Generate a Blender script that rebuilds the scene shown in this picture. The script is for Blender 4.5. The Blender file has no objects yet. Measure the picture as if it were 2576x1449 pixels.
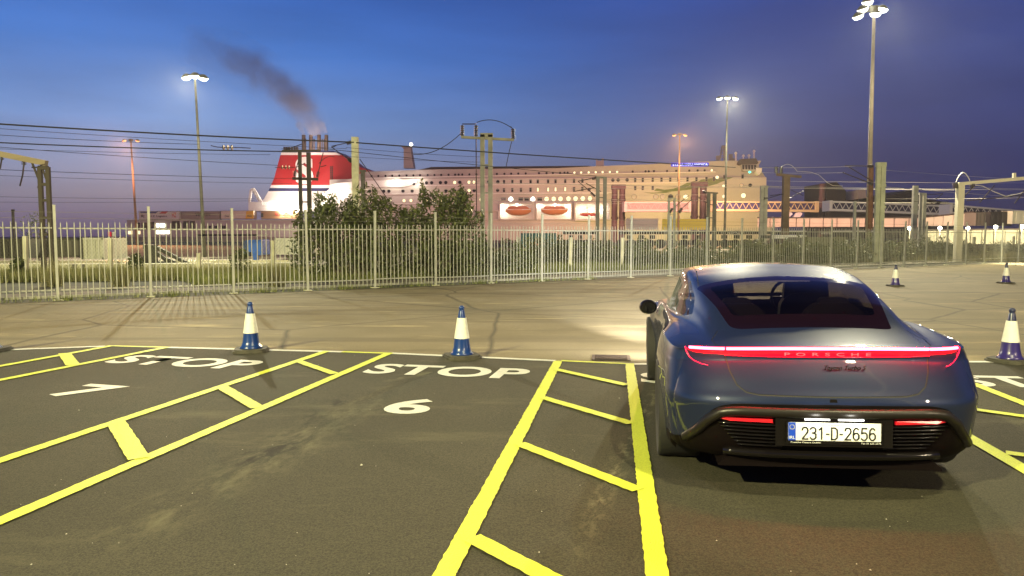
import bpy, bmesh, math, random
import numpy as np
from mathutils import Vector, Matrix, Euler
R = math.radians
random.seed(7)
sc = bpy.context.scene
COL = sc.collection

# ---------------------------------------------------------------- camera
CAM_H = 1.62
PITCH = R(4.05)
F = 1860.0                      # focal length for a 2576 x 1449 frame
cd = bpy.data.cameras.new('camera'); cam = bpy.data.objects.new('camera', cd); COL.objects.link(cam)
cam.location = (0, 0, CAM_H); cam.rotation_euler = (R(90) - PITCH, 0, 0)
cd.sensor_width = 36; cd.lens = F/2576*36; cd.clip_end = 6000; cd.clip_start = 0.05
sc.camera = cam
sc.view_settings.view_transform = 'Standard'; sc.view_settings.look = 'None'
sc.view_settings.gamma = 1; sc.view_settings.exposure = 0; sc.view_settings.use_curve_mapping = False
sc.cycles.use_denoising = True
sc.cycles.max_bounces = 7; sc.cycles.diffuse_bounces = 2; sc.cycles.glossy_bounces = 3
sc.cycles.transmission_bounces = 6; sc.cycles.transparent_max_bounces = 10; sc.cycles.volume_bounces = 1
sc.cycles.sample_clamp_indirect = 4.0; sc.cycles.caustics_reflective = False; sc.cycles.caustics_refractive = False
sc.cycles.volume_step_rate = 4.0; sc.cycles.volume_max_steps = 96

# ---------------------------------------------------------------- dusk sky
def nd(nt, t, **k):
    n = nt.nodes.new(t)
    for a, b in k.items(): setattr(n, a, b)
    return n
def ramp(nt, stops, mode='LINEAR'):
    r = nd(nt, 'ShaderNodeValToRGB'); cr = r.color_ramp; cr.interpolation = mode
    while len(cr.elements) < len(stops): cr.elements.new(0.5)
    for e, (p, c) in zip(cr.elements, stops):
        e.position = p; e.color = (c[0], c[1], c[2], 1)
    return r
def srgb(r, g, b):
    f = lambda v: (v/255/12.92) if v/255 <= .04045 else ((v/255+.055)/1.055)**2.4
    return (f(r), f(g), f(b))
w = bpy.data.worlds.new('World'); sc.world = w; w.use_nodes = True
nt = w.node_tree; nt.nodes.clear()
out = nd(nt, 'ShaderNodeOutputWorld'); bg = nd(nt, 'ShaderNodeBackground')
tc = nd(nt, 'ShaderNodeTexCoord'); sep = nd(nt, 'ShaderNodeSeparateXYZ'); nt.links.new(tc.outputs['Generated'], sep.inputs[0])
zr = nd(nt, 'ShaderNodeMapRange'); zr.inputs[1].default_value = 0.0; zr.inputs[2].default_value = 0.5
nt.links.new(sep.outputs['Z'], zr.inputs[0])
left = ramp(nt, [(0.0, srgb(84, 76, 106)), (0.04, srgb(112, 102, 128)), (0.10, srgb(136, 132, 152)), (0.18, srgb(134, 146, 182)), (0.28, srgb(114, 148, 206)), (0.45, srgb(72, 122, 202)), (0.68, srgb(44, 94, 186)), (1.0, srgb(24, 56, 124))])
right = ramp(nt, [(0.0, srgb(42, 38, 72)), (0.08, srgb(42, 42, 86)), (0.22, srgb(47, 55, 108)), (0.42, srgb(53, 69, 134)), (0.66, srgb(38, 60, 138)), (1.0, srgb(12, 16, 52))])
nt.links.new(zr.outputs[0], left.inputs[0]); nt.links.new(zr.outputs[0], right.inputs[0])
xr = nd(nt, 'ShaderNodeMapRange', interpolation_type='SMOOTHSTEP'); xr.inputs[1].default_value = -0.40; xr.inputs[2].default_value = 0.50
yb_ = nd(nt, 'ShaderNodeMath', operation='MULTIPLY_ADD'); yb_.inputs[1].default_value = -0.6; yb_.inputs[2].default_value = 0.58; nt.links.new(sep.outputs['Y'], yb_.inputs[0])   # glow of the sunset in the left, night behind
xs_ = nd(nt, 'ShaderNodeMath', operation='ADD'); nt.links.new(sep.outputs['X'], xs_.inputs[0]); nt.links.new(yb_.outputs[0], xs_.inputs[1]); nt.links.new(xs_.outputs[0], xr.inputs[0])
mx = nd(nt, 'ShaderNodeMix', data_type='RGBA')
nt.links.new(xr.outputs[0], mx.inputs[0]); nt.links.new(left.outputs[0], mx.inputs[6]); nt.links.new(right.outputs[0], mx.inputs[7])
# very thin cloud streaks
mp = nd(nt, 'ShaderNodeMapping'); mp.inputs['Scale'].default_value = (1.6, 1.6, 9.0); nt.links.new(tc.outputs['Generated'], mp.inputs[0])
ns = nd(nt, 'ShaderNodeTexNoise'); ns.inputs['Scale'].default_value = 2.2; ns.inputs['Detail'].default_value = 5
nt.links.new(mp.outputs[0], ns.inputs[0])
nr = nd(nt, 'ShaderNodeMapRange'); nr.inputs[1].default_value = 0.35; nr.inputs[2].default_value = 0.72; nr.inputs[3].default_value = 1.06; nr.inputs[4].default_value = 0.86
nt.links.new(ns.outputs[0], nr.inputs[0])
mul = nd(nt, 'ShaderNodeVectorMath', operation='SCALE'); nt.links.new(mx.outputs[2], mul.inputs[0]); nt.links.new(nr.outputs[0], mul.inputs['Scale'])
sky = nd(nt, 'ShaderNodeTexSky', sky_type='NISHITA'); sky.sun_disc = False; sky.sun_elevation = R(-3); sky.sun_rotation = R(-70)
sks = nd(nt, 'ShaderNodeVectorMath', operation='SCALE'); sks.inputs['Scale'].default_value = 0.05; nt.links.new(sky.outputs[0], sks.inputs[0])
ad = nd(nt, 'ShaderNodeVectorMath', operation='ADD'); nt.links.new(mul.outputs[0], ad.inputs[0]); nt.links.new(sks.outputs[0], ad.inputs[1])
nt.links.new(ad.outputs[0], bg.inputs[0]); bg.inputs[1].default_value = 1.0; nt.links.new(bg.outputs[0], out.inputs[0])

# ---------------------------------------------------------------- geometry helpers
cp, sp = math.cos(PITCH), math.sin(PITCH)
def ray(px, py):
    a = (px-1288.0)/F; b = (724.5-py)/F
    return Vector((a, cp + b*sp, -sp + b*cp))
def G(px, py, h=0.0):
    d = ray(px, py); t = (h-CAM_H)/d.z
    return Vector((d.x*t, d.y*t, h))
def P(px, py, Y):
    d = ray(px, py); t = Y/d.y
    return Vector((d.x*t, Y, CAM_H + d.z*t))

class MB:
    def __init__(s): s.v = []; s.f = []; s.m = []; s.cm = 0
    def add(s, vs, fs):
        n = len(s.v); s.v += [tuple(v) for v in vs]; s.f += [tuple(i+n for i in f) for f in fs]; s.m += [s.cm]*len(fs); return s
    def box(s, c, d, rot=0.0):
        x, y, z = d[0]/2, d[1]/2, d[2]/2; ca, sa = math.cos(rot), math.sin(rot)
        vs = []
        for dz in (-z, z):
            for dx, dy in ((-x, -y), (x, -y), (x, y), (-x, y)):
                vs.append((c[0]+dx*ca-dy*sa, c[1]+dx*sa+dy*ca, c[2]+dz))
        return s.add(vs, [(3, 2, 1, 0), (4, 5, 6, 7), (0, 1, 5, 4), (1, 2, 6, 5), (2, 3, 7, 6), (3, 0, 4, 7)])
    def bar(s, a, b, wd, ht=None, up=(0, 0, 1)):
        a, b = Vector(a), Vector(b); ht = ht or wd; d = (b-a)
        if d.length < 1e-6: return s
        d.normalize(); u = Vector(up)
        if abs(d.dot(u)) > .98: u = Vector((1, 0, 0))
        sx = d.cross(u).normalized(); u = sx.cross(d).normalized()
        vs = [p + sx*i*wd/2 + u*j*ht/2 for p in (a, b) for i, j in ((-1, -1), (1, -1), (1, 1), (-1, 1))]
        return s.add(vs, [(0, 1, 2, 3), (7, 6, 5, 4), (0, 4, 5, 1), (1, 5, 6, 2), (2, 6, 7, 3), (3, 7, 4, 0)])
    def tube(s, pts, r, n=8, caps=True, r2=None):
        pts = [Vector(p) for p in pts]; k = len(pts); rings = []
        pu = None
        for i, p in enumerate(pts):
            d = (pts[min(i+1, k-1)]-pts[max(i-1, 0)]).normalized()
            u = Vector((0, 0, 1)) if abs(d.z) < .95 else Vector((1, 0, 0))
            sx = d.cross(u).normalized(); u = sx.cross(d).normalized()
            rr = r if r2 is None else r+(r2-r)*i/(k-1)
            rings.append([p + sx*rr*math.cos(2*math.pi*j/n)+u*rr*math.sin(2*math.pi*j/n) for j in range(n)])
        vs = [v for g in rings for v in g]; fs = []
        for i in range(k-1):
            for j in range(n):
                a = i*n+j; b = i*n+(j+1) % n; fs.append((a, b, b+n, a+n))
        if caps: fs.append(tuple(range(n))[::-1]); fs.append(tuple(range((k-1)*n, k*n)))
        return s.add(vs, fs)
    def lathe(s, prof, c=(0, 0, 0), n=24, axis='z', cap=True):
        vs = []; k = len(prof)
        for r, z in prof:
            for j in range(n):
                a = 2*math.pi*j/n
                if axis == 'z': vs.append((c[0]+r*math.cos(a), c[1]+r*math.sin(a), c[2]+z))
                elif axis == 'x': vs.append((c[0]+z, c[1]+r*math.cos(a), c[2]+r*math.sin(a)))
                else: vs.append((c[0]+r*math.cos(a), c[1]+z, c[2]+r*math.sin(a)))
        fs = []
        for i in range(k-1):
            for j in range(n):
                a = i*n+j; b = i*n+(j+1) % n; fs.append((a, b, b+n, a+n))
        if cap: fs.append(tuple(range(n))[::-1]); fs.append(tuple(range((k-1)*n, k*n)))
        return s.add(vs, fs)
    def prism(s, poly, a, b, axis='y'):
        """poly of 2-D points in the plane across axis, swept from a to b"""
        n = len(poly)
        mk = {'y': lambda p, t: (p[0], t, p[1]), 'x': lambda p, t: (t, p[0], p[1]), 'z': lambda p, t: (p[0], p[1], t)}[axis]
        vs = [mk(p, a) for p in poly]+[mk(p, b) for p in poly]
        fs = [tuple(range(n)), tuple(range(2*n-1, n-1, -1))]+[(i, i+n, (i+1) % n+n, (i+1) % n) for i in range(n)]
        return s.add(vs, fs)
    def mesh(s, name, mat, smooth=False):
        me = bpy.data.meshes.new(name); me.from_pydata(s.v, [], s.f)
        for m in (mat if isinstance(mat, (list, tuple)) else [mat]): me.materials.append(m)
        if isinstance(mat, (list, tuple)): me.polygons.foreach_set('material_index', s.m)
        if smooth: me.shade_smooth()
        me.update(); fixn(me)
        return me
    def build(s, name, mat, parent=None, smooth=False, **k):
        return obj(name, s.mesh(name, mat, smooth), parent, **k)
def fixn(me):
    bm = bmesh.new(); bm.from_mesh(me); bmesh.ops.recalc_face_normals(bm, faces=bm.faces); bm.to_mesh(me); bm.free()
def obj(name, me, parent=None, loc=None, rz=None, label=None, cat=None, group=None, kind=None):
    o = bpy.data.objects.new(name, me); COL.objects.link(o)
    if parent is not None: o.parent = parent
    if loc is not None: o.location = loc
    if rz is not None: o.rotation_euler = (0, 0, rz)
    return tag(o, label, cat, group, kind)
def tag(o, label=None, cat=None, group=None, kind=None):
    if label: o['label'] = label
    if cat: o['category'] = cat
    if group: o['group'] = group
    if kind: o['kind'] = kind
    return o
def thing(name, label, cat, loc=(0, 0, 0), rz=0, group=None):
    return obj(name, None, None, loc, rz, label, cat, group)
def copy_tree(o, parent=None):
    c = o.copy(); COL.objects.link(c); c.parent = parent
    for ch in list(o.children): copy_tree(ch, c)
    return c
def text_mesh(txt, size, depth=0.0, offset=0.0, align='CENTER', sx=1.0, spacing=1.0, shear=0.0):
    cu = bpy.data.curves.new('text', 'FONT'); cu.body = txt; cu.size = size; cu.extrude = depth; cu.offset = offset
    cu.align_x = align; cu.space_character = spacing; cu.shear = shear; cu.resolution_u = 5
    o = bpy.data.objects.new('text', cu); COL.objects.link(o)
    me = bpy.data.meshes.new_from_object(o); bpy.data.objects.remove(o); bpy.data.curves.remove(cu)
    if sx != 1.0: me.transform(Matrix.Diagonal((sx, 1, 1, 1)))
    return me

# ---------------------------------------------------------------- materials
def mat(name, col, rough=0.6, metal=0.0, noise=0.0, nscale=5.0, bump=0.0, bscale=40.0, col2=None, coat=0.0, emit=None, estr=0.0, spec=None, detail=4, trans=0.0, alpha=None):
    m = bpy.data.materials.new(name); m.use_nodes = True; t = m.node_tree; b = t.nodes['Principled BSDF']
    b.inputs['Base Color'].default_value = (*col, 1); b.inputs['Roughness'].default_value = rough; b.inputs['Metallic'].default_value = metal
    if coat: b.inputs['Coat Weight'].default_value = coat; b.inputs['Coat Roughness'].default_value = 0.03
    if spec is not None: b.inputs['Specular IOR Level'].default_value = spec
    if trans: b.inputs['Transmission Weight'].default_value = trans
    if emit is not None: b.inputs['Emission Color'].default_value = (*emit, 1); b.inputs['Emission Strength'].default_value = estr
    if noise or bump:
        co = nd(t, 'ShaderNodeTexCoord')
    if noise:
        n = nd(t, 'ShaderNodeTexNoise'); n.inputs['Scale'].default_value = nscale; n.inputs['Detail'].default_value = detail
        t.links.new(co.outputs['Object'], n.inputs[0])
        c2 = col2 or tuple(c*(1-noise) for c in col)
        rm = nd(t, 'ShaderNodeMapRange'); rm.inputs[1].default_value = .35; rm.inputs[2].default_value = .68; t.links.new(n.outputs[0], rm.inputs[0])
        mixn = nd(t, 'ShaderNodeMix', data_type='RGBA'); mixn.inputs[6].default_value = (*col, 1); mixn.inputs[7].default_value = (*c2, 1)
        t.links.new(rm.outputs[0], mixn.inputs[0]); t.links.new(mixn.outputs[2], b.inputs['Base Color'])
    if bump:
        n2 = nd(t, 'ShaderNodeTexNoise'); n2.inputs['Scale'].default_value = bscale; n2.inputs['Detail'].default_value = 3
        t.links.new(co.outputs['Object'], n2.inputs[0]); bp = nd(t, 'ShaderNodeBump'); bp.inputs['Strength'].default_value = bump; bp.inputs['Distance'].default_value = .02
        t.links.new(n2.outputs[0], bp.inputs['Height']); t.links.new(bp.outputs[0], b.inputs['Normal'])
    return m
def emat(name, col, s):
    m = bpy.data.materials.new(name); m.use_nodes = True; t = m.node_tree; t.nodes.clear()
    o = nd(t, 'ShaderNodeOutputMaterial'); e = nd(t, 'ShaderNodeEmission'); e.inputs[0].default_value = (*col, 1); e.inputs[1].default_value = s
    t.links.new(e.outputs[0], o.inputs[0]); return m
def lamp(name, loc, power, col, radius=.2, spot=None, aim=None, blend=.5, parent=None):
    l = bpy.data.lights.new(name, 'SPOT' if spot else 'POINT'); l.energy = power; l.color = col; l.shadow_soft_size = radius
    if spot: l.spot_size = spot; l.spot_blend = blend
    o = bpy.data.objects.new(name, l); COL.objects.link(o); o.location = loc
    if parent is not None: o.parent = parent
    if aim is not None:
        o.rotation_euler = (Vector(aim)-Vector(loc)).to_track_quat('-Z', 'Y').to_euler()
    return o
# ================================================================= SETTING
# ---- worn asphalt of the lorry lane
def asphalt(name, base, base2, grain, patch, crack=False, rough=.85, bands=()):
    m = bpy.data.materials.new(name); m.use_nodes = True; t = m.node_tree; b = t.nodes['Principled BSDF']
    L = t.links.new
    co = nd(t, 'ShaderNodeTexCoord')
    def noise(scale, det=4, vec=None, rgh=.55):
        n = nd(t, 'ShaderNodeTexNoise'); n.inputs['Scale'].default_value = scale; n.inputs['Detail'].default_value = det; n.inputs['Roughness'].default_value = rgh
        L(vec or co.outputs['Object'], n.inputs[0]); return n.outputs[0]
    def mr(v, a, bb, c=0., d=1.):
        q = nd(t, 'ShaderNodeMapRange'); q.inputs[1].default_value = a; q.inputs[2].default_value = bb; q.inputs[3].default_value = c; q.inputs[4].default_value = d; L(v, q.inputs[0]); return q.outputs[0]
    def mixc(f, a, c, mode='MIX'):
        q = nd(t, 'ShaderNodeMix', data_type='RGBA', blend_type=mode)
        if isinstance(f, float): q.inputs[0].default_value = f
        else: L(f, q.inputs[0])
        for s, k in ((a, 6), (c, 7)):
            if isinstance(s, tuple): q.inputs[k].default_value = (*s, 1)
            else: L(s, q.inputs[k])
        return q.outputs[2]
    c = mixc(mr(noise(.35, 5), .38, .62), base, base2)
    c = mixc(mr(noise(85, 2, rgh=.75), .38, .66), c, tuple(x*grain for x in base))
    c = mixc(mr(noise(190, 2, rgh=.7), .60, .74, 0, .75), c, tuple(min(1, x*3.0) for x in base))
    # dusty lighter bands, stretched along the bays
    mp = nd(t, 'ShaderNodeMapping'); mp.inputs['Rotation'].default_value = (0, 0, R(38)); mp.inputs['Scale'].default_value = (.35, 1.3, 1); L(co.outputs['Object'], mp.inputs[0])
    n1 = mr(noise(1.1, 6, mp.outputs[0], .65), .56, .74, 0, patch); c = mixc(n1, c, tuple(min(1, x*2.9) for x in base))
    mp2 = nd(t, 'ShaderNodeMapping'); mp2.inputs['Rotation'].default_value = (0, 0, R(-8)); mp2.inputs['Scale'].default_value = (.12, 1.0, 1); L(co.outputs['Object'], mp2.inputs[0])
    n3 = mr(noise(1.4, 6, mp2.outputs[0], .7), .60, .72, 0, .55); c = mixc(n3, c, tuple(x*.42 for x in base))
    # oil spots
    n4 = mr(noise(.9, 7, rgh=.75), .655, .70, 0, .6); c = mixc(n4, c, tuple(x*.30 for x in base))
    if crack:
        vo = nd(t, 'ShaderNodeTexVoronoi', feature='DISTANCE_TO_EDGE'); vo.inputs['Scale'].default_value = .22
        wv = nd(t, 'ShaderNodeMix', data_type='RGBA'); wv.inputs[0].default_value = .12; L(co.outputs['Object'], wv.inputs[6])
        nn = nd(t, 'ShaderNodeTexNoise'); nn.inputs['Scale'].default_value = .8; nn.inputs['Detail'].default_value = 6; L(co.outputs['Object'], nn.inputs[0]); L(nn.outputs[1], wv.inputs[7])
        L(wv.outputs[2], vo.inputs[0])
        n5 = mr(vo.outputs[0], .0, .010, .8, 0); c = mixc(n5, c, tuple(x*.22 for x in base))
        # skid marks
        mp3 = nd(t, 'ShaderNodeMapping'); mp3.inputs['Rotation'].default_value = (0, 0, R(-32)); mp3.inputs['Scale'].default_value = (.05, 1.6, 1); L(co.outputs['Object'], mp3.inputs[0])
        n6 = mr(noise(.8, 3, mp3.outputs[0], .5), .54, .64, 0, .5); c = mixc(n6, c, tuple(x*.45 for x in base))
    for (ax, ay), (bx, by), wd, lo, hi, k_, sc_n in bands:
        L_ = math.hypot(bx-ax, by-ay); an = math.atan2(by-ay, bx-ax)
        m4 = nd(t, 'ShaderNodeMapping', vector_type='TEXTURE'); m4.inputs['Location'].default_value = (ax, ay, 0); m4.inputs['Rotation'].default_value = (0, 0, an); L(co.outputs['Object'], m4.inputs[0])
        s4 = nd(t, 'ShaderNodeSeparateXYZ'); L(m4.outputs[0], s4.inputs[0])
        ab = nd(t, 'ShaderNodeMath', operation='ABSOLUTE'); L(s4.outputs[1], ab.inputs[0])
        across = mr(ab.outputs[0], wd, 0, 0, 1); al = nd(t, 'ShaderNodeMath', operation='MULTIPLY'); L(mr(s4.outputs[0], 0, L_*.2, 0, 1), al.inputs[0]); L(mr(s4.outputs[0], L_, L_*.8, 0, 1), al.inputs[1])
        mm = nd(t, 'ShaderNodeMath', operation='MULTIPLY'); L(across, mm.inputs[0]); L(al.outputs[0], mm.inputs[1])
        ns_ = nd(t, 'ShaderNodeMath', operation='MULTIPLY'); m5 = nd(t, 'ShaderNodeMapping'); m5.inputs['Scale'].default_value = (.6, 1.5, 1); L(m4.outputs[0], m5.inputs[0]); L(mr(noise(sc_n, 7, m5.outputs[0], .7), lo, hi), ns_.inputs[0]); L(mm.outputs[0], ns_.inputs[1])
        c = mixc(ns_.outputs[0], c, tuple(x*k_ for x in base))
    L(c, b.inputs['Base Color']); b.inputs['Roughness'].default_value = rough; b.inputs['Specular IOR Level'].default_value = .35
    bp = nd(t, 'ShaderNodeBump'); bp.inputs['Strength'].default_value = .55; bp.inputs['Distance'].default_value = .012
    L(noise(95, 3, rgh=.75), bp.inputs['Height']); L(bp.outputs[0], b.inputs['Normal'])
    return m
M = {}
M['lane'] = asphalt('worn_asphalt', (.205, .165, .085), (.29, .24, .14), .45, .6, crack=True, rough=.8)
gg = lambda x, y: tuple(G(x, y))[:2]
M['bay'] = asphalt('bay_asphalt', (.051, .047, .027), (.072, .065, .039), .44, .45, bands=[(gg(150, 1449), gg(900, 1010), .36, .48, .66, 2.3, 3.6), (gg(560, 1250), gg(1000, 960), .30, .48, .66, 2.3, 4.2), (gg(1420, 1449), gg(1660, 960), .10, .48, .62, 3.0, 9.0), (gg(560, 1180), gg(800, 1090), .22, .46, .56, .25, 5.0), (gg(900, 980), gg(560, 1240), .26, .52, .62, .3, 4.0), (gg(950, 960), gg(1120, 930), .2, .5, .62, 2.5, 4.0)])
M['path'] = asphalt('path_asphalt', (.16, .14, .10), (.20, .18, .14), .7, .3)
M['ballast'] = mat('ballast', (.16, .14, .11), .95, noise=.6, nscale=9, bump=.6, bscale=30)
M['soil'] = mat('soil', (.07, .065, .035), .95, noise=.5, nscale=1.5, bump=.5, bscale=20)
def paint(name, col, wear=.75):
    m = mat(name, col, .6, noise=1, nscale=70, col2=tuple(c*wear for c in col), bump=.5, bscale=95, detail=3)
    t = m.node_tree; b = t.nodes['Principled BSDF']; src = b.inputs['Base Color'].links[0].from_socket; co = nd(t, 'ShaderNodeTexCoord')
    for sc_, lo_, hi_, k_ in ((150, .60, .66, .75), (3.2, .60, .74, .22)):
        n = nd(t, 'ShaderNodeTexNoise'); n.inputs['Scale'].default_value = sc_; n.inputs['Detail'].default_value = 5; n.inputs['Roughness'].default_value = .7; t.links.new(co.outputs['Object'], n.inputs[0])
        q = nd(t, 'ShaderNodeMapRange'); q.inputs[1].default_value = lo_; q.inputs[2].default_value = hi_; q.inputs[4].default_value = k_; t.links.new(n.outputs[0], q.inputs[0])
        x = nd(t, 'ShaderNodeMix', data_type='RGBA'); t.links.new(q.outputs[0], x.inputs[0]); t.links.new(src, x.inputs[6]); x.inputs[7].default_value = (.13, .12, .06, 1); src = x.outputs[2]
    t.links.new(src, b.inputs['Base Color'])
    return m
M['white_paint'] = paint('white_road_paint', (.74, .74, .68))
M['yellow_paint'] = paint('yellow_road_paint', (.70, .77, .055), .8)

def sheet(name, pts, z, m, **k):
    mb = MB(); mb.add([(p[0], p[1], z) for p in pts], [tuple(range(len(pts)))])
    return mb.build(name, m, kind='structure', **k)
sheet('ground', [(-700, -60), (700, -60), (700, 1500), (-700, 1500)], -0.012, M['soil'])
# fence line runs Y = FA + FS*X
FA, FS = 25.55, .638
SC = CAM_H/1.65
def fl(x, off=0.0):  # a point on the fence line, off metres behind it
    n = Vector((-FS, 1)).normalized()
    return (x+n.x*off, FA+FS*x+n.y*off)
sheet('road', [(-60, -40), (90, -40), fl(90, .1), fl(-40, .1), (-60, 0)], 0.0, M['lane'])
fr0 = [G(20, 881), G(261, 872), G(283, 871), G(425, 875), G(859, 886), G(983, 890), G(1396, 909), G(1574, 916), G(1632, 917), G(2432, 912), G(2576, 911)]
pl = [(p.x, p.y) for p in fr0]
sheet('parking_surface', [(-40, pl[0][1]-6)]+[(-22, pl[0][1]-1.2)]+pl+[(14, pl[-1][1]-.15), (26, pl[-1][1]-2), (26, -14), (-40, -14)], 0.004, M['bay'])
# path behind the fence, verge, ballast
sheet('path', [fl(-30, 1.0), fl(90, 1.6), fl(90, 4.0), fl(-30, 3.2)], -0.004, M['path'])
sheet('drain_channel', [fl(-30, -.95), fl(60, -.8), fl(60, -.62), fl(-30, -.83)], .006, mat('channel_concrete', (.36, .33, .22), .9, noise=.7, nscale=1.2))
sheet('verge_edge', [fl(-30, -.30), fl(60, -.30), fl(60, 1.0), fl(-30, .9)], .004, M['soil'])
mk = MB()
a, b_ = Vector((*fl(-30, .9), .0)), Vector((*fl(90, 1.5), .0)); mk.bar(a+Vector((0, 0, .02)), b_+Vector((0, 0, .02)), .10, .09)
mk.build('kerb', mat('kerb_concrete', (.34, .33, .27), .9, noise=.3, nscale=2), kind='structure')
sheet('rail_bed', [(-80, 33), (-10, 36), (60, 78), (220, 190), (220, 235), (60, 130), (-20, 78), (-80, 70)], 0.0, M['ballast'])

# ---- painted markings
def stripe(px_a, px_b, wa, wb, m, z=.008, jag=True):
    a, b = G(*px_a), G(*px_b); a, b = Vector((a.x, a.y)), Vector((b.x, b.y)); d = (b-a); n = Vector((-d.y, d.x)).normalized()
    k = max(2, int(d.length/.04)); vs = []; fs = []
    rnd = random.Random(int(px_a[0]*7+px_b[1]))
    for i in range(k+1):
        t = i/k; p = a+d*t; wd = (wa+(wb-wa)*t)/2
        e1 = wd+rnd.uniform(-.004, .004); e2 = wd+rnd.uniform(-.004, .004)
        vs += [(p.x+n.x*e1, p.y+n.y*e1, z), (p.x-n.x*e2, p.y-n.y*e2, z)]
        if i: fs.append((2*i-2, 2*i-1, 2*i+1, 2*i))
    mb = MB(); mb.add(vs, fs)
    return mb.build('road_marking', m, kind='structure')
W, Yl = M['white_paint'], M['yellow_paint']
for a, b in [((14, 881), (263, 872)), ((425, 875), (862, 886.2)), ((982, 889.7), (1397, 908.6)), ((1594, 917), (2490, 911)), ((2490, 911), (2640, 910.6))]:
    stripe(a, b, .11, .11, W, .008)
stripe((283, 871.2), (425, 875), .09, .09, Yl, .0085); stripe((860, 886.2), (984, 890), .09, .09, Yl, .0085); stripe((1412, 908.8), (1574, 916), .08, .08, Yl, .0085)
long_lines = [((-60, 934), (283, 871)), ((-60, 970), (419, 875.3)), ((-60, 1182), (822, 885)), ((-60, 1341), (980, 889.5)), ((1404, 910), (1104, 1478)), ((1584, 916), (1657, 1478)), ((2108, 915), (2440, 1100)), ((2300, 908), (2445, 965))]
for i, (a, b) in enumerate(long_lines[:6]): stripe(a, b, .11, .11, Yl, .012)
# the two lines right of the car's bay keep the bay direction
stripe((2445.7, 966), (2640, 1043), .11, .11, Yl, .012)
ga, gb = G(2437.5, 1103), G(2576, 1183); dirg = (gb-ga)
def stripe_w(a, b, wd, m, z):
    a, b = Vector(a), Vector(b); d = (b-a); n = Vector((-d.y, d.x)).normalized(); mb = MB()
    mb.add([(a.x+n.x*wd/2, a.y+n.y*wd/2, z), (b.x+n.x*wd/2, b.y+n.y*wd/2, z), (b.x-n.x*wd/2, b.y-n.y*wd/2, z), (a.x-n.x*wd/2, a.y-n.y*wd/2, z)], [(0, 1, 2, 3)])
    return mb.build('road_marking', m, kind='structure')
dg = Vector((dirg.x, dirg.y)).normalized()
stripe_w(Vector((ga.x, ga.y))-dg*3.4, Vector((gb.x, gb.y))+dg*2.2, .12, Yl, .012)
for a, b, w1, w2 in [((162, 891), (184, 921), .15, .15), ((292, 1066), (350, 1158), .145, .145), ((558, 976), (649, 1029), .13, .13), ((749, 910.6), (842, 943), .11, .11),
                     ((1398, 931.7), (1577, 971.5), .11, .11), ((1364, 1003), (1589, 1069), .11, .11), ((1307, 1120), (1606, 1238), .11, .11), ((1187, 1358), (1420, 1480), .115, .115),
                     ((2449, 1033), (2620, 1057), .11, .11), ((2530, 1143), (2700, 1166), .11, .11)]:
    stripe(a, b, w1, w2, Yl, .016)
def road_text(txt, bl, ang, height, width, m, thick=.028):
    """bl: ground position of the lower left corner; ang: direction of the baseline"""
    me = text_mesh(txt, 1.0, 0, thick, 'LEFT')
    co = np.array([v.co for v in me.vertices]); mn, mxx = co.min(0), co.max(0)
    sx, sy = width/(mxx[0]-mn[0]), height/(mxx[1]-mn[1])
    me.transform(Matrix.Translation((-mn[0], -mn[1], 0))); me.transform(Matrix.Diagonal((sx, sy, 1, 1)))
    me.materials.append(m)
    return obj('road_lettering' if len(txt) > 1 else 'road_numeral', me, None, (bl.x, bl.y, .009), ang, kind='structure', label='white painted word %s' % txt if len(txt) > 1 else 'white painted numeral %s' % txt)
road_text('STOP', G(905, 940), R(-11.5), .66, 1.95, W)
road_text('6', G(948, 1040), R(-11), .62, .44, W)
road_text('STOP', G(252, 913.5), R(-14.5), .64, 2.02, W)
road_text('7', G(106, 996), R(-16), .60, .52, W)
road_text('STOP', G(1612, 964), R(-9.5), .62, 1.9, W)
road_text('STOP', G(2434, 973), R(-7), .66, 1.9, W)
# patched rectangle, drain cover
dm = mat('cast_iron', (.05, .035, .03), .6, .6, bump=.5, bscale=60)
t = thing('drain_cover', 'small rusty square drain cover set in the lane just left of the car', 'drain cover', G(1537, 901.5), R(-7))
mb = MB(); mb.box((0, 0, .008), (.5, .42, .012)); mb.build('frame', dm, t)
for i in range(7):
    mb = MB(); mb.box((0, -.15+i*.05, .018), (.42, .022, .01)); mb.build('bar', dm, t)
# loose grit and litter
rb = random.Random(3); mb = MB()
for i in range(110):
    p = G(rb.uniform(20, 2500), rb.uniform(760, 1449)); s = rb.uniform(.002, .005) if rb.random() < .94 else rb.uniform(.006, .010)
    q = [(p.x+s*rb.uniform(.6, 1.5)*math.cos(a), p.y+s*rb.uniform(.6, 1.5)*math.sin(a), .012) for a in (0, 1.3, 2.5, 3.9, 5.1)]
    mb.add(q+[(p.x, p.y, .012+s)], [(0, 1, 5), (1, 2, 5), (2, 3, 5), (3, 4, 5), (4, 0, 5)])
mb.build('grit', mat('pale_grit', (.42, .40, .33), .8), kind='stuff', label='pale grit and chips scattered on the asphalt', cat='grit')
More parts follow.
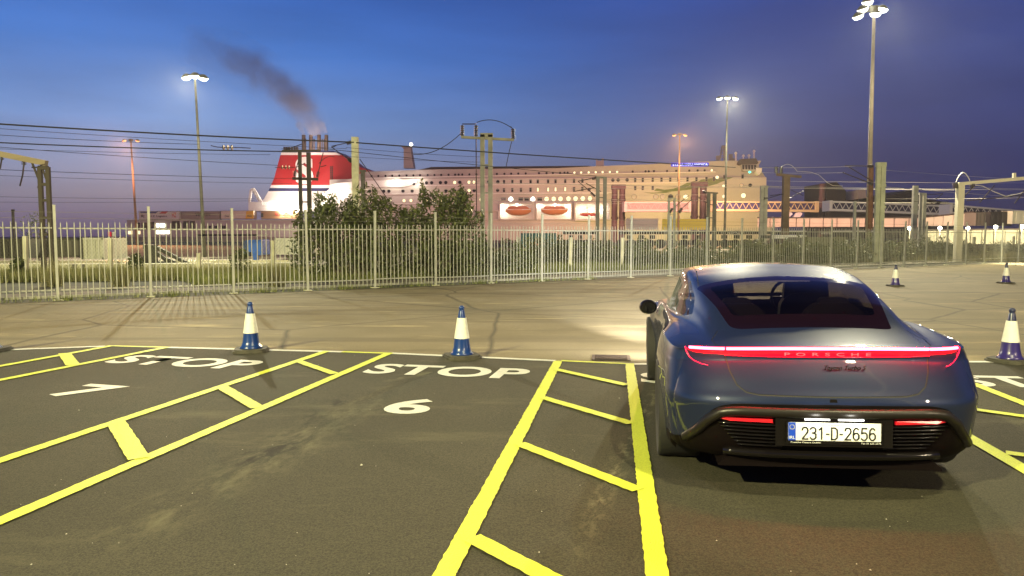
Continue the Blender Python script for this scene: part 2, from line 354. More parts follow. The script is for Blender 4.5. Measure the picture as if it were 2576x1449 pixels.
# ================================================================= THE CAR
def spl(xs, ys):
    """monotone-ish cubic (Catmull-Rom) interpolator"""
    xs = list(xs); ys = list(ys)
    def f(x):
        if x <= xs[0]: return ys[0]
        if x >= xs[-1]: return ys[-1]
        i = max(j for j in range(len(xs)) if xs[j] <= x); i = min(i, len(xs)-2)
        h = xs[i+1]-xs[i]; t = (x-xs[i])/h
        def m(j):
            if j <= 0: return (ys[1]-ys[0])/(xs[1]-xs[0])
            if j >= len(xs)-1: return (ys[-1]-ys[-2])/(xs[-1]-xs[-2])
            a = (ys[j]-ys[j-1])/(xs[j]-xs[j-1]); b = (ys[j+1]-ys[j])/(xs[j+1]-xs[j])
            if a*b <= 0: return 0
            return 2*a*b/(a+b)
        m0, m1 = m(i)*h, m(i+1)*h
        return (2*t**3-3*t*t+1)*ys[i]+(t**3-2*t*t+t)*m0+(-2*t**3+3*t*t)*ys[i+1]+(t**3-t*t)*m1
    return f
# heights and half widths along the car (y = metres forward of the rear bumper)
zc = spl([.10, .22, .36, .60, 1.0, 1.5, 2.0, 2.4, 2.8, 3.1, 3.5, 3.85, 4.2, 4.55, 4.80], [.945, .962, .990, 1.040, 1.150, 1.262, 1.335, 1.368, 1.366, 1.325, 1.160, .985, .915, .80, .68])
wr = spl([.10, .4, 1.0, 1.5, 2.0, 2.8, 3.3, 3.8, 4.2, 4.8], [.50, .54, .585, .62, .645, .645, .63, .62, .60, .50])
dzr = spl([.10, .4, 1.0, 1.5, 2.4, 3.0, 3.6, 4.0, 4.8], [.012, .018, .036, .046, .052, .05, .05, .02, .02])
wg = spl([.10, .4, .8, 1.2, 1.7, 2.5, 3.3, 3.8, 4.3, 4.8], [.72, .69, .715, .765, .81, .83, .80, .76, .74, .62])
zg = spl([.10, .4, .8, 1.2, 1.7, 2.5, 3.3, 3.75, 4.2, 4.8], [.925, .955, .978, .985, .972, .962, .955, .945, .89, .66])
ws = spl([.28, .5, .8, 1.1, 1.6, 2.2, 2.8, 3.4, 3.9, 4.3, 4.6, 4.75], [.835, .90, .935, .945, .925, .90, .895, .905, .925, .90, .83, .76])
zs = spl([.28, .5, .8, 1.1, 1.6, 2.2, 2.8, 3.4, 3.9, 4.3, 4.75], [.900, .920, .928, .920, .890, .865, .85, .86, .885, .83, .68])
YT = lambda x: .165+.03*(abs(x)/.5)**2+.145*(abs(x)/.835)**6            # tail edge in plan
YN = lambda x: 4.86-.03*(abs(x)/.5)**2-.10*(abs(x)/.76)**4             # nose edge in plan
def sec(y, q):
    """point of the upper body at station y, q in 0..1 from spine to shoulder"""
    a, b, c = wr(y), wg(y), ws(y)
    k = [0, a*.5, a, (a+b)/2+.012, b, (b*.55+c*.45), c]
    z0 = zc(y); z2 = z0-dzr(y); z4 = zg(y); z6 = zs(y)
    h = [z0, z0-(z0-z2)*.22, z2, z2+(z4-z2)*.52, z4, z4+(z6-z4)*.22+.004, z6]
    s = [0, .15, .33, .50, .66, .84, 1.0]
    return np.interp(q, s, s), k, h, s
def smooth_eval(s, vals, q):
    f = spl(s, vals); return f(q)
NV, NQ = 150, 60
vv = []
for i in range(NV+1):
    v = i/NV; v = v  # longitudinal parameter
    vv.append(v)
top = []   # top[i][j]
for i, v in enumerate(vv):
    yb = .28+(4.75-.28)*v
    row = []
    for j in range(NQ+1):
        q = j/NQ
        _, k, h, s = sec(yb, q)
        x = smooth_eval(s, k, q)
        # bow: blend towards the tail / nose edge curves at the two ends
        wt = max(0, 1-v/.16)**1.5; wn = max(0, (v-.90)/.10)**1.5
        y = yb*(1-wt-wn)+wt*YT(x)+wn*YN(x)
        z = smooth_eval(s, h, q)
        if wt > 0:
            ze = .945-.047*(x/.835)**2.2
            _, k2, h2, s2 = sec(max(y, .12), q)
            zz = smooth_eval(s2, h2, q); z = zz*(1-wt)+ze*wt
        row.append((x, y, z))
    top.append(row)
# perimeter of the upper body: tail edge, side shoulder, nose edge
per = [(p, 0.0) for p in top[0]]
side = [(top[i][NQ]) for i in range(1, NV)]
n_t = len(per); per = [p for p, _ in per]+side+[p for p in reversed(top[NV])]
per = [Vector(p) for p in per]
NB = 54
# rear profile (drop below the edge, outward), side profile
Rz = [0, .012, .030, .075, .10, .19, .26, .31, .345, .43, .53, .61, .70, .745]
Ro = [0, -.004, -.006, -.002, .014, .072, .112, .142, .150, .140, .125, .108, .060, .00]
Sz = [0, .012, .030, .075, .10, .18, .25, .30, .335, .42, .52, .60, .68, .72]
So = [0, .005, .012, .026, .033, .046, .050, .049, .047, .040, .030, .022, .012, -.02]
Mo = [0, .004, .009, .016, .018, .010, -.004, -.012, -.016, -.016, .000, .012, .010, -.02]   # door skin, hollow
fRz, fRo, fSo, fMo = spl(range(14), Rz), spl(range(14), Ro), spl(range(14), So), spl(range(14), Mo)
np_ = len(per)
band = []
for a, p in enumerate(per):
    q0 = per[max(a-1, 0)]; q1 = per[min(a+1, np_-1)]
    tdir = Vector((q1.x-q0.x, q1.y-q0.y, 0)).normalized(); nrm = Vector((tdir.y, -tdir.x, 0))
    if a == 0: nrm = Vector((0, -1, 0))
    if a == np_-1: nrm = Vector((0, 1, 0))
    wrear = min(1, max(0, (.58-p.y)/.34)); wrear = wrear*wrear*(3-2*wrear)
    wfront = min(1, max(0, (p.y-4.5)/.25))
    dm_ = min(abs(p.y-1.03), abs(p.y-3.93)); wh = max(0, 1-dm_/.62); wh = wh*wh*(3-2*wh) # haunch weight over the wheels
    if p.y < 1.03: wh = 1
    rowb = []
    zb = .235 if p.y < .5 else .20
    for k in range(NB+1):
        tt = k/NB*13
        d = fRz(tt)*(p.z-zb)/.745
        o = wrear*fRo(tt)+(1-wrear)*(wh*fSo(tt)+(1-wh)*fMo(tt))
        if wfront: o = o*(1-wfront)+wfront*(fSo(tt)*1.4)
        rowb.append(p+nrm*o+Vector((0, 0, -d)))
    band.append(rowb)
def car_bm():
    bm = bmesh.new()
    tv = [[bm.verts.new(p) for p in row] for row in top]
    def quad(*q):
        q2 = []
        for x in q:
            if x not in q2: q2.append(x)
        if len(q2) > 2:
            try: bm.faces.new(q2)
            except ValueError: pass
    for i in range(NV):
        for j in range(NQ): quad(tv[i][j], tv[i+1][j], tv[i+1][j+1], tv[i][j+1])
    perv = [tv[0][j] for j in range(NQ+1)]+[tv[i][NQ] for i in range(1, NV)]+[tv[NV][j] for j in range(NQ, -1, -1)]
    bv = [[perv[a]]+[bm.verts.new(p) for p in band[a][1:]] for a in range(np_)]
    for a in range(np_-1):
        for k in range(NB): quad(bv[a][k], bv[a+1][k], bv[a+1][k+1], bv[a][k+1])
    # mirror
    g = bm.verts[:]+bm.edges[:]+bm.faces[:]
    bmesh.ops.mirror(bm, geom=g, matrix=Matrix.Identity(4), merge_dist=.0005, axis='X')
    bmesh.ops.remove_doubles(bm, verts=bm.verts, dist=.0004)
    bmesh.ops.recalc_face_normals(bm, faces=bm.faces)
    # make sure normals point outwards
    f = max(bm.faces, key=lambda f: f.calc_center_median().z)
    if f.normal.z < 0: bmesh.ops.reverse_faces(bm, faces=bm.faces)
    return bm
def rounded(poly, rad, n=5):
    out_ = []; N = len(poly)
    for i in range(N):
        p0, p1, p2 = Vector(poly[i-1]), Vector(poly[i]), Vector(poly[(i+1) % N])
        r = rad[i] if isinstance(rad, (list, tuple)) else rad
        if r <= 0: out_.append(tuple(p1)); continue
        a = p1+(p0-p1).normalized()*min(r, (p0-p1).length*.45); b = p1+(p2-p1).normalized()*min(r, (p2-p1).length*.45)
        for k in range(n+1):
            t = k/n; out_.append(tuple(a*(1-t)**2+p1*2*t*(1-t)+b*t*t))
    return out_
def inside(poly, x, y):
    c = False; n = len(poly); j = n-1
    for i in range(n):
        xi, yi = poly[i]; xj, yj = poly[j]
        if (yi > y) != (yj > y) and x < (xj-xi)*(y-yi)/(yj-yi)+xi: c = not c
        j = i
    return c
PROJ = {'xz': (lambda v: (v.x, v.z), lambda a, b: Vector((b, 0, -a))), 'xy': (lambda v: (v.x, v.y), lambda a, b: Vector((b, -a, 0))), 'yz': (lambda v: (v.y, v.z), lambda a, b: Vector((0, b, -a)))}
lay = None
def cut(bm, poly, pr, filt, idx):
    """split faces along poly (projected along an axis) and give those inside the index idx"""
    f2, nf = PROJ[pr]
    n = len(poly)
    for i in range(n):
        a = poly[i]; b = poly[(i+1) % n]; dx, dz = b[0]-a[0], b[1]-a[1]; L = math.hypot(dx, dz)
        if L < 1e-5: continue
        pt = {'xz': Vector((a[0], 0, a[1])), 'xy': Vector((a[0], a[1], 0)), 'yz': Vector((0, a[0], a[1]))}[pr]
        nrm = nf(dx, dz).normalized(); pad = .02
        lo = (min(a[0], b[0])-pad, min(a[1], b[1])-pad); hi = (max(a[0], b[0])+pad, max(a[1], b[1])+pad)
        fs = []
        for f in bm.faces:
            if not filt(f): continue
            c = f2(f.calc_center_median())
            if lo[0]-.03 < c[0] < hi[0]+.03 and lo[1]-.03 < c[1] < hi[1]+.03:
                ds = [(v.co-pt).dot(nrm) for v in f.verts]
                if min(ds) < 1e-6 and max(ds) > -1e-6: fs.append(f)
        if not fs: continue
        g = set(fs)
        for f in fs: g.update(f.edges); g.update(f.verts)
        bmesh.ops.bisect_plane(bm, geom=list(g), plane_co=pt, plane_no=nrm, dist=1e-6)
    for f in bm.faces:
        if filt(f):
            c = f2(f.calc_center_median())
            if inside(poly, *c): f.material_index = idx
bm = car_bm()
BODY, GLASS, FRIT, BLACK, LENS, WIND, SIDE, CUT, ROOFG, HEAD = range(10)
rear = lambda f: f.calc_center_median().y < .62 and f.normal.y < -.15 and f.calc_center_median().z < .985
topf = lambda f: f.normal.z > .25 and f.calc_center_median().z > .93
# black rear lid: glass plus the dark spoiler under it
rg = rounded([(-.505, .58), (.505, .58), (.655, 1.56), (.30, 1.67), (0, 1.70), (-.30, 1.67), (-.655, 1.56)], [.10, .05, .03, .1, .1, .1, .03])
cut(bm, rg, 'xy', topf, FRIT)
gl = rounded([(-.47, .80), (.47, .80), (.565, 1.46), (.28, 1.54), (-.28, 1.54), (-.565, 1.46)], [.06, .06, .06, .05, .05, .06])
cut(bm, gl, 'xy', lambda f: topf(f) and f.material_index == FRIT, GLASS)
wsd = rounded([(-.53, 3.02), (0, 2.97), (.53, 3.02), (.66, 3.70), (.30, 3.80), (0, 3.82), (-.30, 3.80), (-.66, 3.70)], .04)
cut(bm, wsd, 'xy', topf, WIND)
sdf = lambda f: abs(f.normal.x) > .30 and f.calc_center_median().z > .93 and f.normal.z > -.2 and abs(f.calc_center_median().x) < .835
sg = rounded([(1.20, 1.04), (1.42, 1.005), (2.2, .995), (3.0, .990), (3.60, .985), (3.34, 1.135), (3.05, 1.240), (2.7, 1.290), (2.3, 1.292), (1.85, 1.245), (1.45, 1.15)], [.03, .03, 0, 0, .02, .02, .03, .05, .05, .05, .03])
cut(bm, sg, 'yz', sdf, SIDE)
# light strip lens
ln = rounded([(-.83, .918), (-.83, .900), (-.77, .882), (-.60, .886), (-.30, .882), (.30, .882), (.60, .886), (.77, .882), (.83, .900), (.83, .918), (.40, .945), (-.40, .945)], [0, .01, .03, 0, .05, .05, 0, .03, .01, 0, .1, .1])
rearl = lambda f: f.calc_center_median().y < .54 and abs(f.normal.y) > .22 and f.normal.z < .75 and f.calc_center_median().z < .945
cut(bm, ln, 'xz', rearl, LENS)
# black lower bumper
bb = rounded([(-.995, .30), (-.86, .335), (-.76, .45), (-.68, .580), (-.56, .612), (0, .620), (.56, .612), (.68, .580), (.76, .45), (.86, .335), (.995, .30), (.995, .15), (-.995, .15)], [0, .10, .1, .06, .05, 0, .05, .06, .1, .10, 0, 0, 0])
rb_ = lambda f: f.calc_center_median().y < .62 and f.calc_center_median().z < .70
cut(bm, bb, 'xz', rb_, BLACK)
# wheel arches
low = lambda f: f.calc_center_median().z < .80
for yc in (1.035, 3.935):
    circ = [(yc+.385*math.cos(2*math.pi*i/32), .365+.385*math.sin(2*math.pi*i/32)) for i in range(32)]
    cut(bm, circ, 'yz', lambda f: low(f) and abs(f.calc_center_median().x) > .5, CUT)
# black sill
cut(bm, [(1.3, .27), (3.65, .27), (3.65, .1), (1.3, .1)], 'yz', low, BLACK)
# headlights
hl = rounded([(.56, 4.70), (.70, 4.62), (.82, 4.22), (.86, 4.30), (.82, 4.60), (.66, 4.78)], .03)
for sgn in (1, -1): cut(bm, [(sgn*a, b) for a, b in hl], 'xy', lambda f: f.calc_center_median().y > 4 and f.calc_center_median().z > .55, HEAD)

CARX, CARY, CARA = 1.915, 4.30, -9.0
car = thing('parked_car', 'dark blue sports saloon seen from behind with a glowing red light bar', 'car', (CARX, CARY, 0), R(CARA)); car.rotation_euler = (0, R(-1.2), R(CARA))   # car tilted, right side raised, to fit the camera view; ground is flat
def fmat_paint():
    m = bpy.data.materials.new('car_paint'); m.use_nodes = True; t = m.node_tree; b = t.nodes['Principled BSDF']; L = t.links.new
    n = nd(t, 'ShaderNodeTexNoise'); n.inputs['Scale'].default_value = 900; co = nd(t, 'ShaderNodeTexCoord'); L(co.outputs['Object'], n.inputs[0])
    r = ramp(t, [(.3, (.007, .012, .038)), (.7, (.013, .022, .060))]); L(n.outputs[0], r.inputs[0])
    lw = nd(t, 'ShaderNodeMix', data_type='RGBA'); geo = nd(t, 'ShaderNodeNewGeometry'); L(geo.outputs['Backfacing'], lw.inputs[0]); L(r.outputs[0], lw.inputs[6]); lw.inputs[7].default_value = (.008, .006, .006, 1)
    L(lw.outputs[2], b.inputs['Base Color'])
    b.inputs['Metallic'].default_value = .22; b.inputs['Roughness'].default_value = .45; b.inputs['Specular IOR Level'].default_value = .2; b.inputs['Coat Weight'].default_value = 1; b.inputs['Coat Roughness'].default_value = .035
    # dirt and dew specks
    n2 = nd(t, 'ShaderNodeTexNoise'); n2.inputs['Scale'].default_value = 7; n2.inputs['Detail'].default_value = 6; L(co.outputs['Object'], n2.inputs[0])
    q = nd(t, 'ShaderNodeMapRange'); q.inputs[1].default_value = .35; q.inputs[2].default_value = .8; q.inputs[3].default_value = .005; q.inputs[4].default_value = .03; L(n2.outputs[0], q.inputs[0]); L(q.outputs[0], b.inputs['Coat Roughness'])
    return m
M['car'] = fmat_paint()
def glassm(name, tint, rough=0.0, mixf=.25, coat=(.05, .05, .05)):
    m = bpy.data.materials.new(name); m.use_nodes = True; t = m.node_tree; t.nodes.clear(); L = t.links.new
    o = nd(t, 'ShaderNodeOutputMaterial'); tr = nd(t, 'ShaderNodeBsdfTransparent'); tr.inputs[0].default_value = (*tint, 1)
    g = nd(t, 'ShaderNodeBsdfGlossy'); g.inputs[1].default_value = rough+.01; g.inputs[0].default_value = (1, 1, 1, 1)
    fr = nd(t, 'ShaderNodeFresnel'); ge = nd(t, 'ShaderNodeNewGeometry'); io = nd(t, 'ShaderNodeMapRange'); io.inputs[3].default_value = 1.5; io.inputs[4].default_value = 1/1.5; L(ge.outputs['Backfacing'], io.inputs[0]); L(io.outputs[0], fr.inputs[0]); mx_ = nd(t, 'ShaderNodeMixShader')
    L(fr.outputs[0], mx_.inputs[0]); L(tr.outputs[0], mx_.inputs[1]); L(g.outputs[0], mx_.inputs[2]); L(mx_.outputs[0], o.inputs[0]); return m
M['rglass'] = glassm('rear_glass', (.50, .44, .41)); M['sglass'] = glassm('side_glass', (.30, .28, .26)); M['wglass'] = glassm('windscreen_glass', (.86, .88, .84))
M['frit'] = mat('black_glass_border', (.006, .002, .003), .06, spec=.3, coat=.5)
M['blk'] = mat('black_trim', (.005, .003, .003), .6, spec=.08, bump=.05, bscale=300)
M['gloss'] = mat('gloss_black', (.006, .005, .005), .14, spec=.3, coat=.25)
M['rub'] = mat('rubber', (.022, .021, .020), .75, bump=.3, bscale=120)
M['lens'] = mat('red_lens', (.35, .004, .012), .12, coat=1, emit=(1, .004, .045), estr=.50)
M['bar'] = emat('light_bar', (1, .009, .018), 120)
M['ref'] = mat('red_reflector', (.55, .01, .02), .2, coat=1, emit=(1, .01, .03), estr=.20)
M['chrome'] = mat('dark_chrome', (.35, .33, .33), .18, 1.0)
def sub(bm, idx, name, m, thick=0.0, off=0.0, smooth=True):
    b2 = bm.copy(); bmesh.ops.delete(b2, geom=[f for f in b2.faces if f.material_index != idx], context='FACES')
    for f in b2.faces: f.material_index = 0; f.smooth = smooth
    if off:
        b2.normal_update()
        for v in b2.verts: v.co += v.normal*off
    if thick:
        bmesh.ops.solidify(b2, geom=b2.faces[:], thickness=thick)
        for f in b2.faces: f.smooth = smooth
    me = bpy.data.meshes.new(name); b2.to_mesh(me); b2.free(); me.materials.append(m)
    return obj(name, me, car)
bm.normal_update()
# seams: dark grooves cut as thin strips of the surface
SEAM = 10
def seam(poly, wd, pr, filt):
    global SEAM
    SEAM += 1
    for i in range(len(poly)-1):
        a, b = Vector(poly[i]), Vector(poly[i+1]); d = (b-a).normalized(); n = Vector((-d.y, d.x))*wd/2; e = d*wd*.2
        cut(bm, [tuple(a-e+n), tuple(b+e+n), tuple(b+e-n), tuple(a-e-n)], pr, lambda f: filt(f) and f.material_index == BODY, SEAM)
lid = [(-.595, .872), (-.575, .79), (-.54, .715), (-.49, .678), (-.42, .666), (0, .662), (.42, .666), (.49, .678), (.54, .715), (.575, .79), (.595, .872)]
seam(lid, .0085, 'xz', lambda f: f.calc_center_median().y < .56 and f.normal.y < -.3)
for s in (1, -1):
    seam([(s*.595, .235), (s*.64, .32), (s*.655, .45), (s*.60, .60)], .006, 'xy', topf)
    seam([(s*.635, 1.60), (s*.60, 2.2), (s*.59, 2.9)], .006, 'xy', topf)
body = sub(bm, BODY, 'body', M['car'])
sub(bm, FRIT, 'glass_border', M['frit']); sub(bm, GLASS, 'rear_window', M['rglass']); sub(bm, WIND, 'windscreen', M['wglass']); sub(bm, SIDE, 'side_window', M['sglass'])
lower = sub(bm, BLACK, 'lower_bumper', M['blk']); lens = sub(bm, LENS, 'light_strip_lens', M['lens'])
for k in range(11, SEAM+1): sub(bm, k, 'panel_gap', M['rub'], off=-.003)
sub(bm, HEAD, 'headlight', mat('headlight_glass', (.5, .5, .5), .1, coat=1, emit=(1, 1, 1), estr=3))
# bright trim round the side window
def surf_pt_rear(x, z):
    """outermost rear point of the body at (x, z)"""
    best = None
    for a in range(NQ+40):
        for p in (band[a] if a < np_ else []):
            d = abs(p.x-abs(x))+abs(p.z-z)
            if best is None or d < best[0]: best = (d, p)
    return best[1].y
rgrid = {}
def ry(x, z):
    k = (round(abs(x), 2), round(z, 2))
    if k not in rgrid: rgrid[k] = surf_pt_rear(*k)
    return rgrid[k]
def smooth_path(xs, zf, off):
    pts = [Vector((x, ry(x, zf(x))+off, zf(x))) for x in xs]
    ys = [p.y for p in pts]
    for _ in range(3):
        ys = [ys[0]]+[(ys[i-1]+2*ys[i]+ys[i+1])/4 for i in range(1, len(ys)-1)]+[ys[-1]]
    for p, y in zip(pts, ys): p.y = y
    return pts
zbar = lambda x: .934-.020*(abs(x)/.80)**2.5
# the light bar, in three pieces, proud of the lens
for x0, x1 in ((-.805, -.602), (-.590, .590), (.602, .805)):
    k = max(6, int((x1-x0)/.04)); xs = [x0+(x1-x0)*i/k for i in range(k+1)]
    mb = MB(); mb.tube(smooth_path(xs, zbar, -.014), .0090, 10); mb.build('light_bar', M['bar'], car, smooth=True)
mb = MB()
mb.tube(smooth_path([-.60+1.2*i/40 for i in range(41)], lambda x: .880, -.004), .003, 6)
mb.build('lens_edge', M['lens'], car, smooth=True)
for s in (-1, 1):   # thin hooked outline at the ends of the lens
    hk = [(.83, .915), (.825, .885), (.805, .850), (.775, .828), (.735, .817), (.70, .815)]
    mb = MB(); mb.tube([Vector((s*x, ry(x, z)-.004, z)) for x, z in hk], .0045, 8, True, .0025); mb.build('lens_hook', mat('hook_glow', (.5, .01, .05), .2, emit=(1, .02, .09), estr=1.3), car, smooth=True)
# raised letters under the bar
def rear_text(txt, size, x, z, width, m, shear=0, off=.006, spacing=1.0, offw=0.0, name='badge', depth=.002):
    me = text_mesh(txt, size, depth, offw, 'CENTER', 1, spacing, shear)
    co = np.array([v.co for v in me.vertices]); mn, mxx = co.min(0), co.max(0); s = width/(mxx[0]-mn[0])
    me.transform(Matrix.Translation((-(mn[0]+mxx[0])/2, 0, 0))); me.transform(Matrix.Diagonal((s, 1, 1, 1)))
    me.transform(Matrix.Rotation(R(90), 4, 'X')); me.materials.append(m)
    me.transform(Matrix.Translation((x, 0, z)))
    yb = ry(x, z)
    for v in me.vertices: v.co.y += ry(v.co.x, z)-off
    return obj(name, me, car)
M['badge'] = mat('badge_pink_glow', (.75, .18, .22), .3, .3, emit=(1, .10, .16), estr=.45)  # pink glow set in the material to lighten the letters, which are no lamps
rear_text('PORSCHE', .028, .0, .889, .50, M['badge'], spacing=1.9, off=.012)
rear_text('Taycan Turbo S', .038, .09, .812, .24, M['gloss'], shear=.35, off=.006, offw=.0006)
# ridge of the bumper, recessed grille panel, reflectors
def rear_panel(poly, z_off, m, name, parent=car, thick=.02):
    """flat-ish panel following the bumper: poly in (x, z)"""
    mb = MB(); n = len(poly)
    cx = sum(p[0] for p in poly)/n; cz = sum(p[1] for p in poly)/n
    vs = [(p[0], ry(p[0], p[1])+z_off, p[1]) for p in poly]; vs2 = [(p[0], v[1]+thick, p[1]) for p, v in zip(poly, vs)]
    mb.add(vs+vs2, [tuple(range(n)), tuple(range(2*n-1, n-1, -1))]+[(i, i+n, (i+1) % n+n, (i+1) % n) for i in range(n)])
    return mb.build(name, m, parent)
M['ridge'] = mat('satin_black', (.012, .010, .008), .38, spec=.35)
xs = [-.64+1.28*i/44 for i in range(45)]
def zridge(x):
    return .568-.02*max(0, (abs(x)-.50)/.16)**2
mb = MB(); pr_ = []
pts = smooth_path(xs, zridge, .0)
path = [Vector((-.84, ry(-.84, .34)+.01, .34)), Vector((-.77, ry(-.77, .42)-.004, .42)), Vector((-.71, ry(-.71, .50)-.010, .50))]+[p+Vector((0, -.012, 0)) for p in pts]+[Vector((.71, ry(.71, .50)-.010, .50)), Vector((.77, ry(.77, .42)-.004, .42)), Vector((.84, ry(.84, .34)+.01, .34))]
mb.tube(path, .032, 12); mb.build('bumper_ridge', M['ridge'], car, smooth=True)
for s in (1, -1):
    # louvre bars
    for k in range(7):
        z = .488-.0225*k; x1 = .66 - .020*k
        xs_ = [.285+(x1-.285)*i/8 for i in range(9)]
        mb = MB(); mb.tube([Vector((s*x, ry(x, z)-.012, z)) for x in xs_], .0062, 6); mb.build('louvre', M['gloss'], car, smooth=True)
    mb = MB(); pol = [(s*.345, .505), (s*.585, .505), (s*.645, .513), (s*.62, .522), (s*.345, .526)]
    if s < 0: pol = pol[::-1]
    rear_panel(pol, -.022, M['ref'], 'reflector')
mb = MB(); mb.tube([Vector((x, ry(x, .31)-.012, .300)) for x in [-.62+1.24*i/24 for i in range(25)]], .026, 10)
mb.build('diffuser_lip', M['gloss'], car, smooth=True)
mb = MB(); mb.prism(rounded([(-.66, .20), (.66, .20), (.60, .26), (-.60, .26)], .02), .14, .5); mb.build('diffuser', M['blk'], car)
mb = MB(); mb.box((0, 2.5, .21), (1.52, 3.9, .06)); mb.build('underbody', M['blk'], car)
# number plate
PZ = -.067
py_ = ry(0, .45)-.030
mb = MB(); mb.box((0, py_+.02, .453), (.66, .03, .17)); mb.build('plate_recess', M['gloss'], car)
plate = MB(); plate.prism(rounded([(-.272, .452), (.272, .452), (.272, .588), (-.272, .588)], .010), py_, py_-.006); plate = plate.build('number_plate', M['gloss'], car); plate.location = (0, 0, PZ)
M['pw'] = mat('plate_white', (.80, .80, .74), .45); M['pb'] = mat('plate_blue', (.01, .06, .50), .4); M['pk'] = mat('plate_black', (.01, .01, .01), .5); M['star'] = mat('plate_yellow', (.7, .6, .1), .5)
mb = MB(); mb.prism(rounded([(-.260, .474), (.260, .474), (.260, .583), (-.260, .583)], .006), py_-.006, py_-.0078); mb.build('plate_face', M['pw'], plate)
mb = MB(); mb.prism([(-.2595, .4745), (-.217, .4745), (-.217, .5825), (-.2595, .5825)], py_-.0079, py_-.0088); mb.build('country_band', M['pb'], plate)
mb = MB()
for i in range(12):
    a = i*math.pi/6; mb.prism([(-.238+.0135*math.cos(a)+.0026*math.cos(q), .555+.0135*math.sin(a)+.0026*math.sin(q)) for q in np.linspace(0, 2*math.pi, 6)[:-1]], py_-.0089, py_-.0094)
mb.build('stars', M['star'], plate)
def ptext(txt, x, z, hgt, width, m, offw=0.0, bold=0):
    me = text_mesh(txt, 1.0, 0.0, 0, 'CENTER'); co = np.array([v.co for v in me.vertices]); mn, mxx = co.min(0), co.max(0)
    me.transform(Matrix.Translation((-(mn[0]+mxx[0])/2, -mn[1], 0))); me.transform(Matrix.Diagonal((width/(mxx[0]-mn[0]), hgt/(mxx[1]-mn[1]), 1, 1)))
    me.transform(Matrix.Rotation(R(90), 4, 'X')); me.transform(Matrix.Translation((x, py_-.0098, z))); me.materials.append(m)
    return obj('plate_lettering', me, plate)
def digit_strokes(txt, x0, x1, z0, z1, m):
    """condensed plate characters drawn with bars"""
    gl_ = {'2': [(0, .78), (.08, .93), (.3, 1), (.7, 1), (.93, .9), (1, .75), (.95, .6), (0, 0), (1, 0)], '3': [(0, .85), (.3, 1), (.7, 1), (.97, .88), (.97, .66), (.7, .54), (.4, .54), (.7, .54), (1, .42), (1, .14), (.72, 0), (.28, 0), (0, .14)],
           '1': [(.15, .80), (.62, 1), (.62, 0)], '-': [(.1, .45), (.9, .45)], 'D': [(0, 0), (0, 1), (.6, 1), (.95, .85), (1, .5), (.95, .15), (.6, 0), (0, 0)],
           '6': [(.9, .88), (.65, 1), (.35, 1), (.08, .82), (0, .45), (.02, .18), (.3, 0), (.7, 0), (.98, .16), (.98, .42), (.7, .58), (.3, .56), (.03, .42)], '5': [(.92, 1), (.12, 1), (.05, .55), (.35, .62), (.7, .62), (.97, .48), (1, .2), (.72, 0), (.28, 0), (0, .12)]}
    n = len(txt); wds = [.55 if c == '-' else 1.0 for c in txt]; gap = .42; tot = sum(wds)+gap*(n-1); u = (x1-x0)/tot; x = x0
    for c, wd in zip(txt, wds):
        mb = MB(); g = gl_[c]; k = u*wd
        for (a, b), (c2, d2) in zip(g, g[1:]):
            p = Vector((x+a*k, py_-.0092, z0+b*(z1-z0))); q = Vector((x+c2*k, py_-.0092, z0+d2*(z1-z0)))
            e = (q-p).normalized()*.0028; mb.bar(p-e, q+e, .0085 if True else 0, .0014, up=(0, 1, 0))
        mb.build('plate_character', m, plate); x += u*(wd+gap)
digit_strokes('231-D-2656', -.180, .228, .4835, .553, M['pk'])
ptext('BAILE ÁTHA CLIATH', .015, .566, .008, .17, mat('plate_grey', (.2, .2, .2), .6))
ptext('IRL', -.238, .483, .018, .034, M['pw']); ptext('Porsche Centre Dublin', -.160, .459, .009, .17, M['pw']); ptext('Tel: 01 235 3375', .205, .459, .009, .11, M['pw'])
pl_e = emat('plate_lamp_glass', (1, .97, .90), 6)
for s in (-1, 1):
    mb = MB(); mb.box((s*.095, py_-.000, .534), (.14, .022, .008)); mb.build('plate_lamp', pl_e, car)
    lamp('plate_light', (s*.10, py_-.075, .55), .55, (1, .97, .88), .02, parent=car)
mb = MB(); mb.prism(rounded([(-.022, .632), (.022, .632), (.018, .652), (-.018, .652)], .004), ry(0, .64)-.003, ry(0, .64)+.004); mb.build('camera_cover', M['gloss'], car)
# wheels
tyre = MB(); tyre.lathe([(.30, -.13), (.335, -.15), (.352, -.148), (.360, -.13), (.362, -.06), (.362, .06), (.360, .13), (.352, .148), (.335, .15), (.30, .13)], n=48, axis='x', cap=False)
rim = MB(); rim.lathe([(.27, .11), (.268, -.1), (.285, -.115), (.30, -.13)], n=40, axis='x', cap=False)
for i in range(10):
    a = i*math.pi/5
    for da in (-.09, .09): rim.bar((-.12, .05*math.cos(a), .05*math.sin(a)), (-.10, .28*math.cos(a+da), .28*math.sin(a+da)), .022, .02)
rim.lathe([(.0, -.135), (.06, -.13), (.06, -.08), (.0, -.07)], n=20, axis='x', cap=False)
disc = MB(); disc.lathe([(.05, -.03), (.19, -.03), (.19, .0), (.05, .0)], n=32, axis='x', cap=False)
tm, rm_, dm2 = tyre.mesh('tyre', M['rub'], True), rim.mesh('rim', mat('dark_alloy', (.10, .10, .11), .3, 1.0)), disc.mesh('brake_disc', mat('brake_steel', (.3, .3, .3), .4, 1.0))
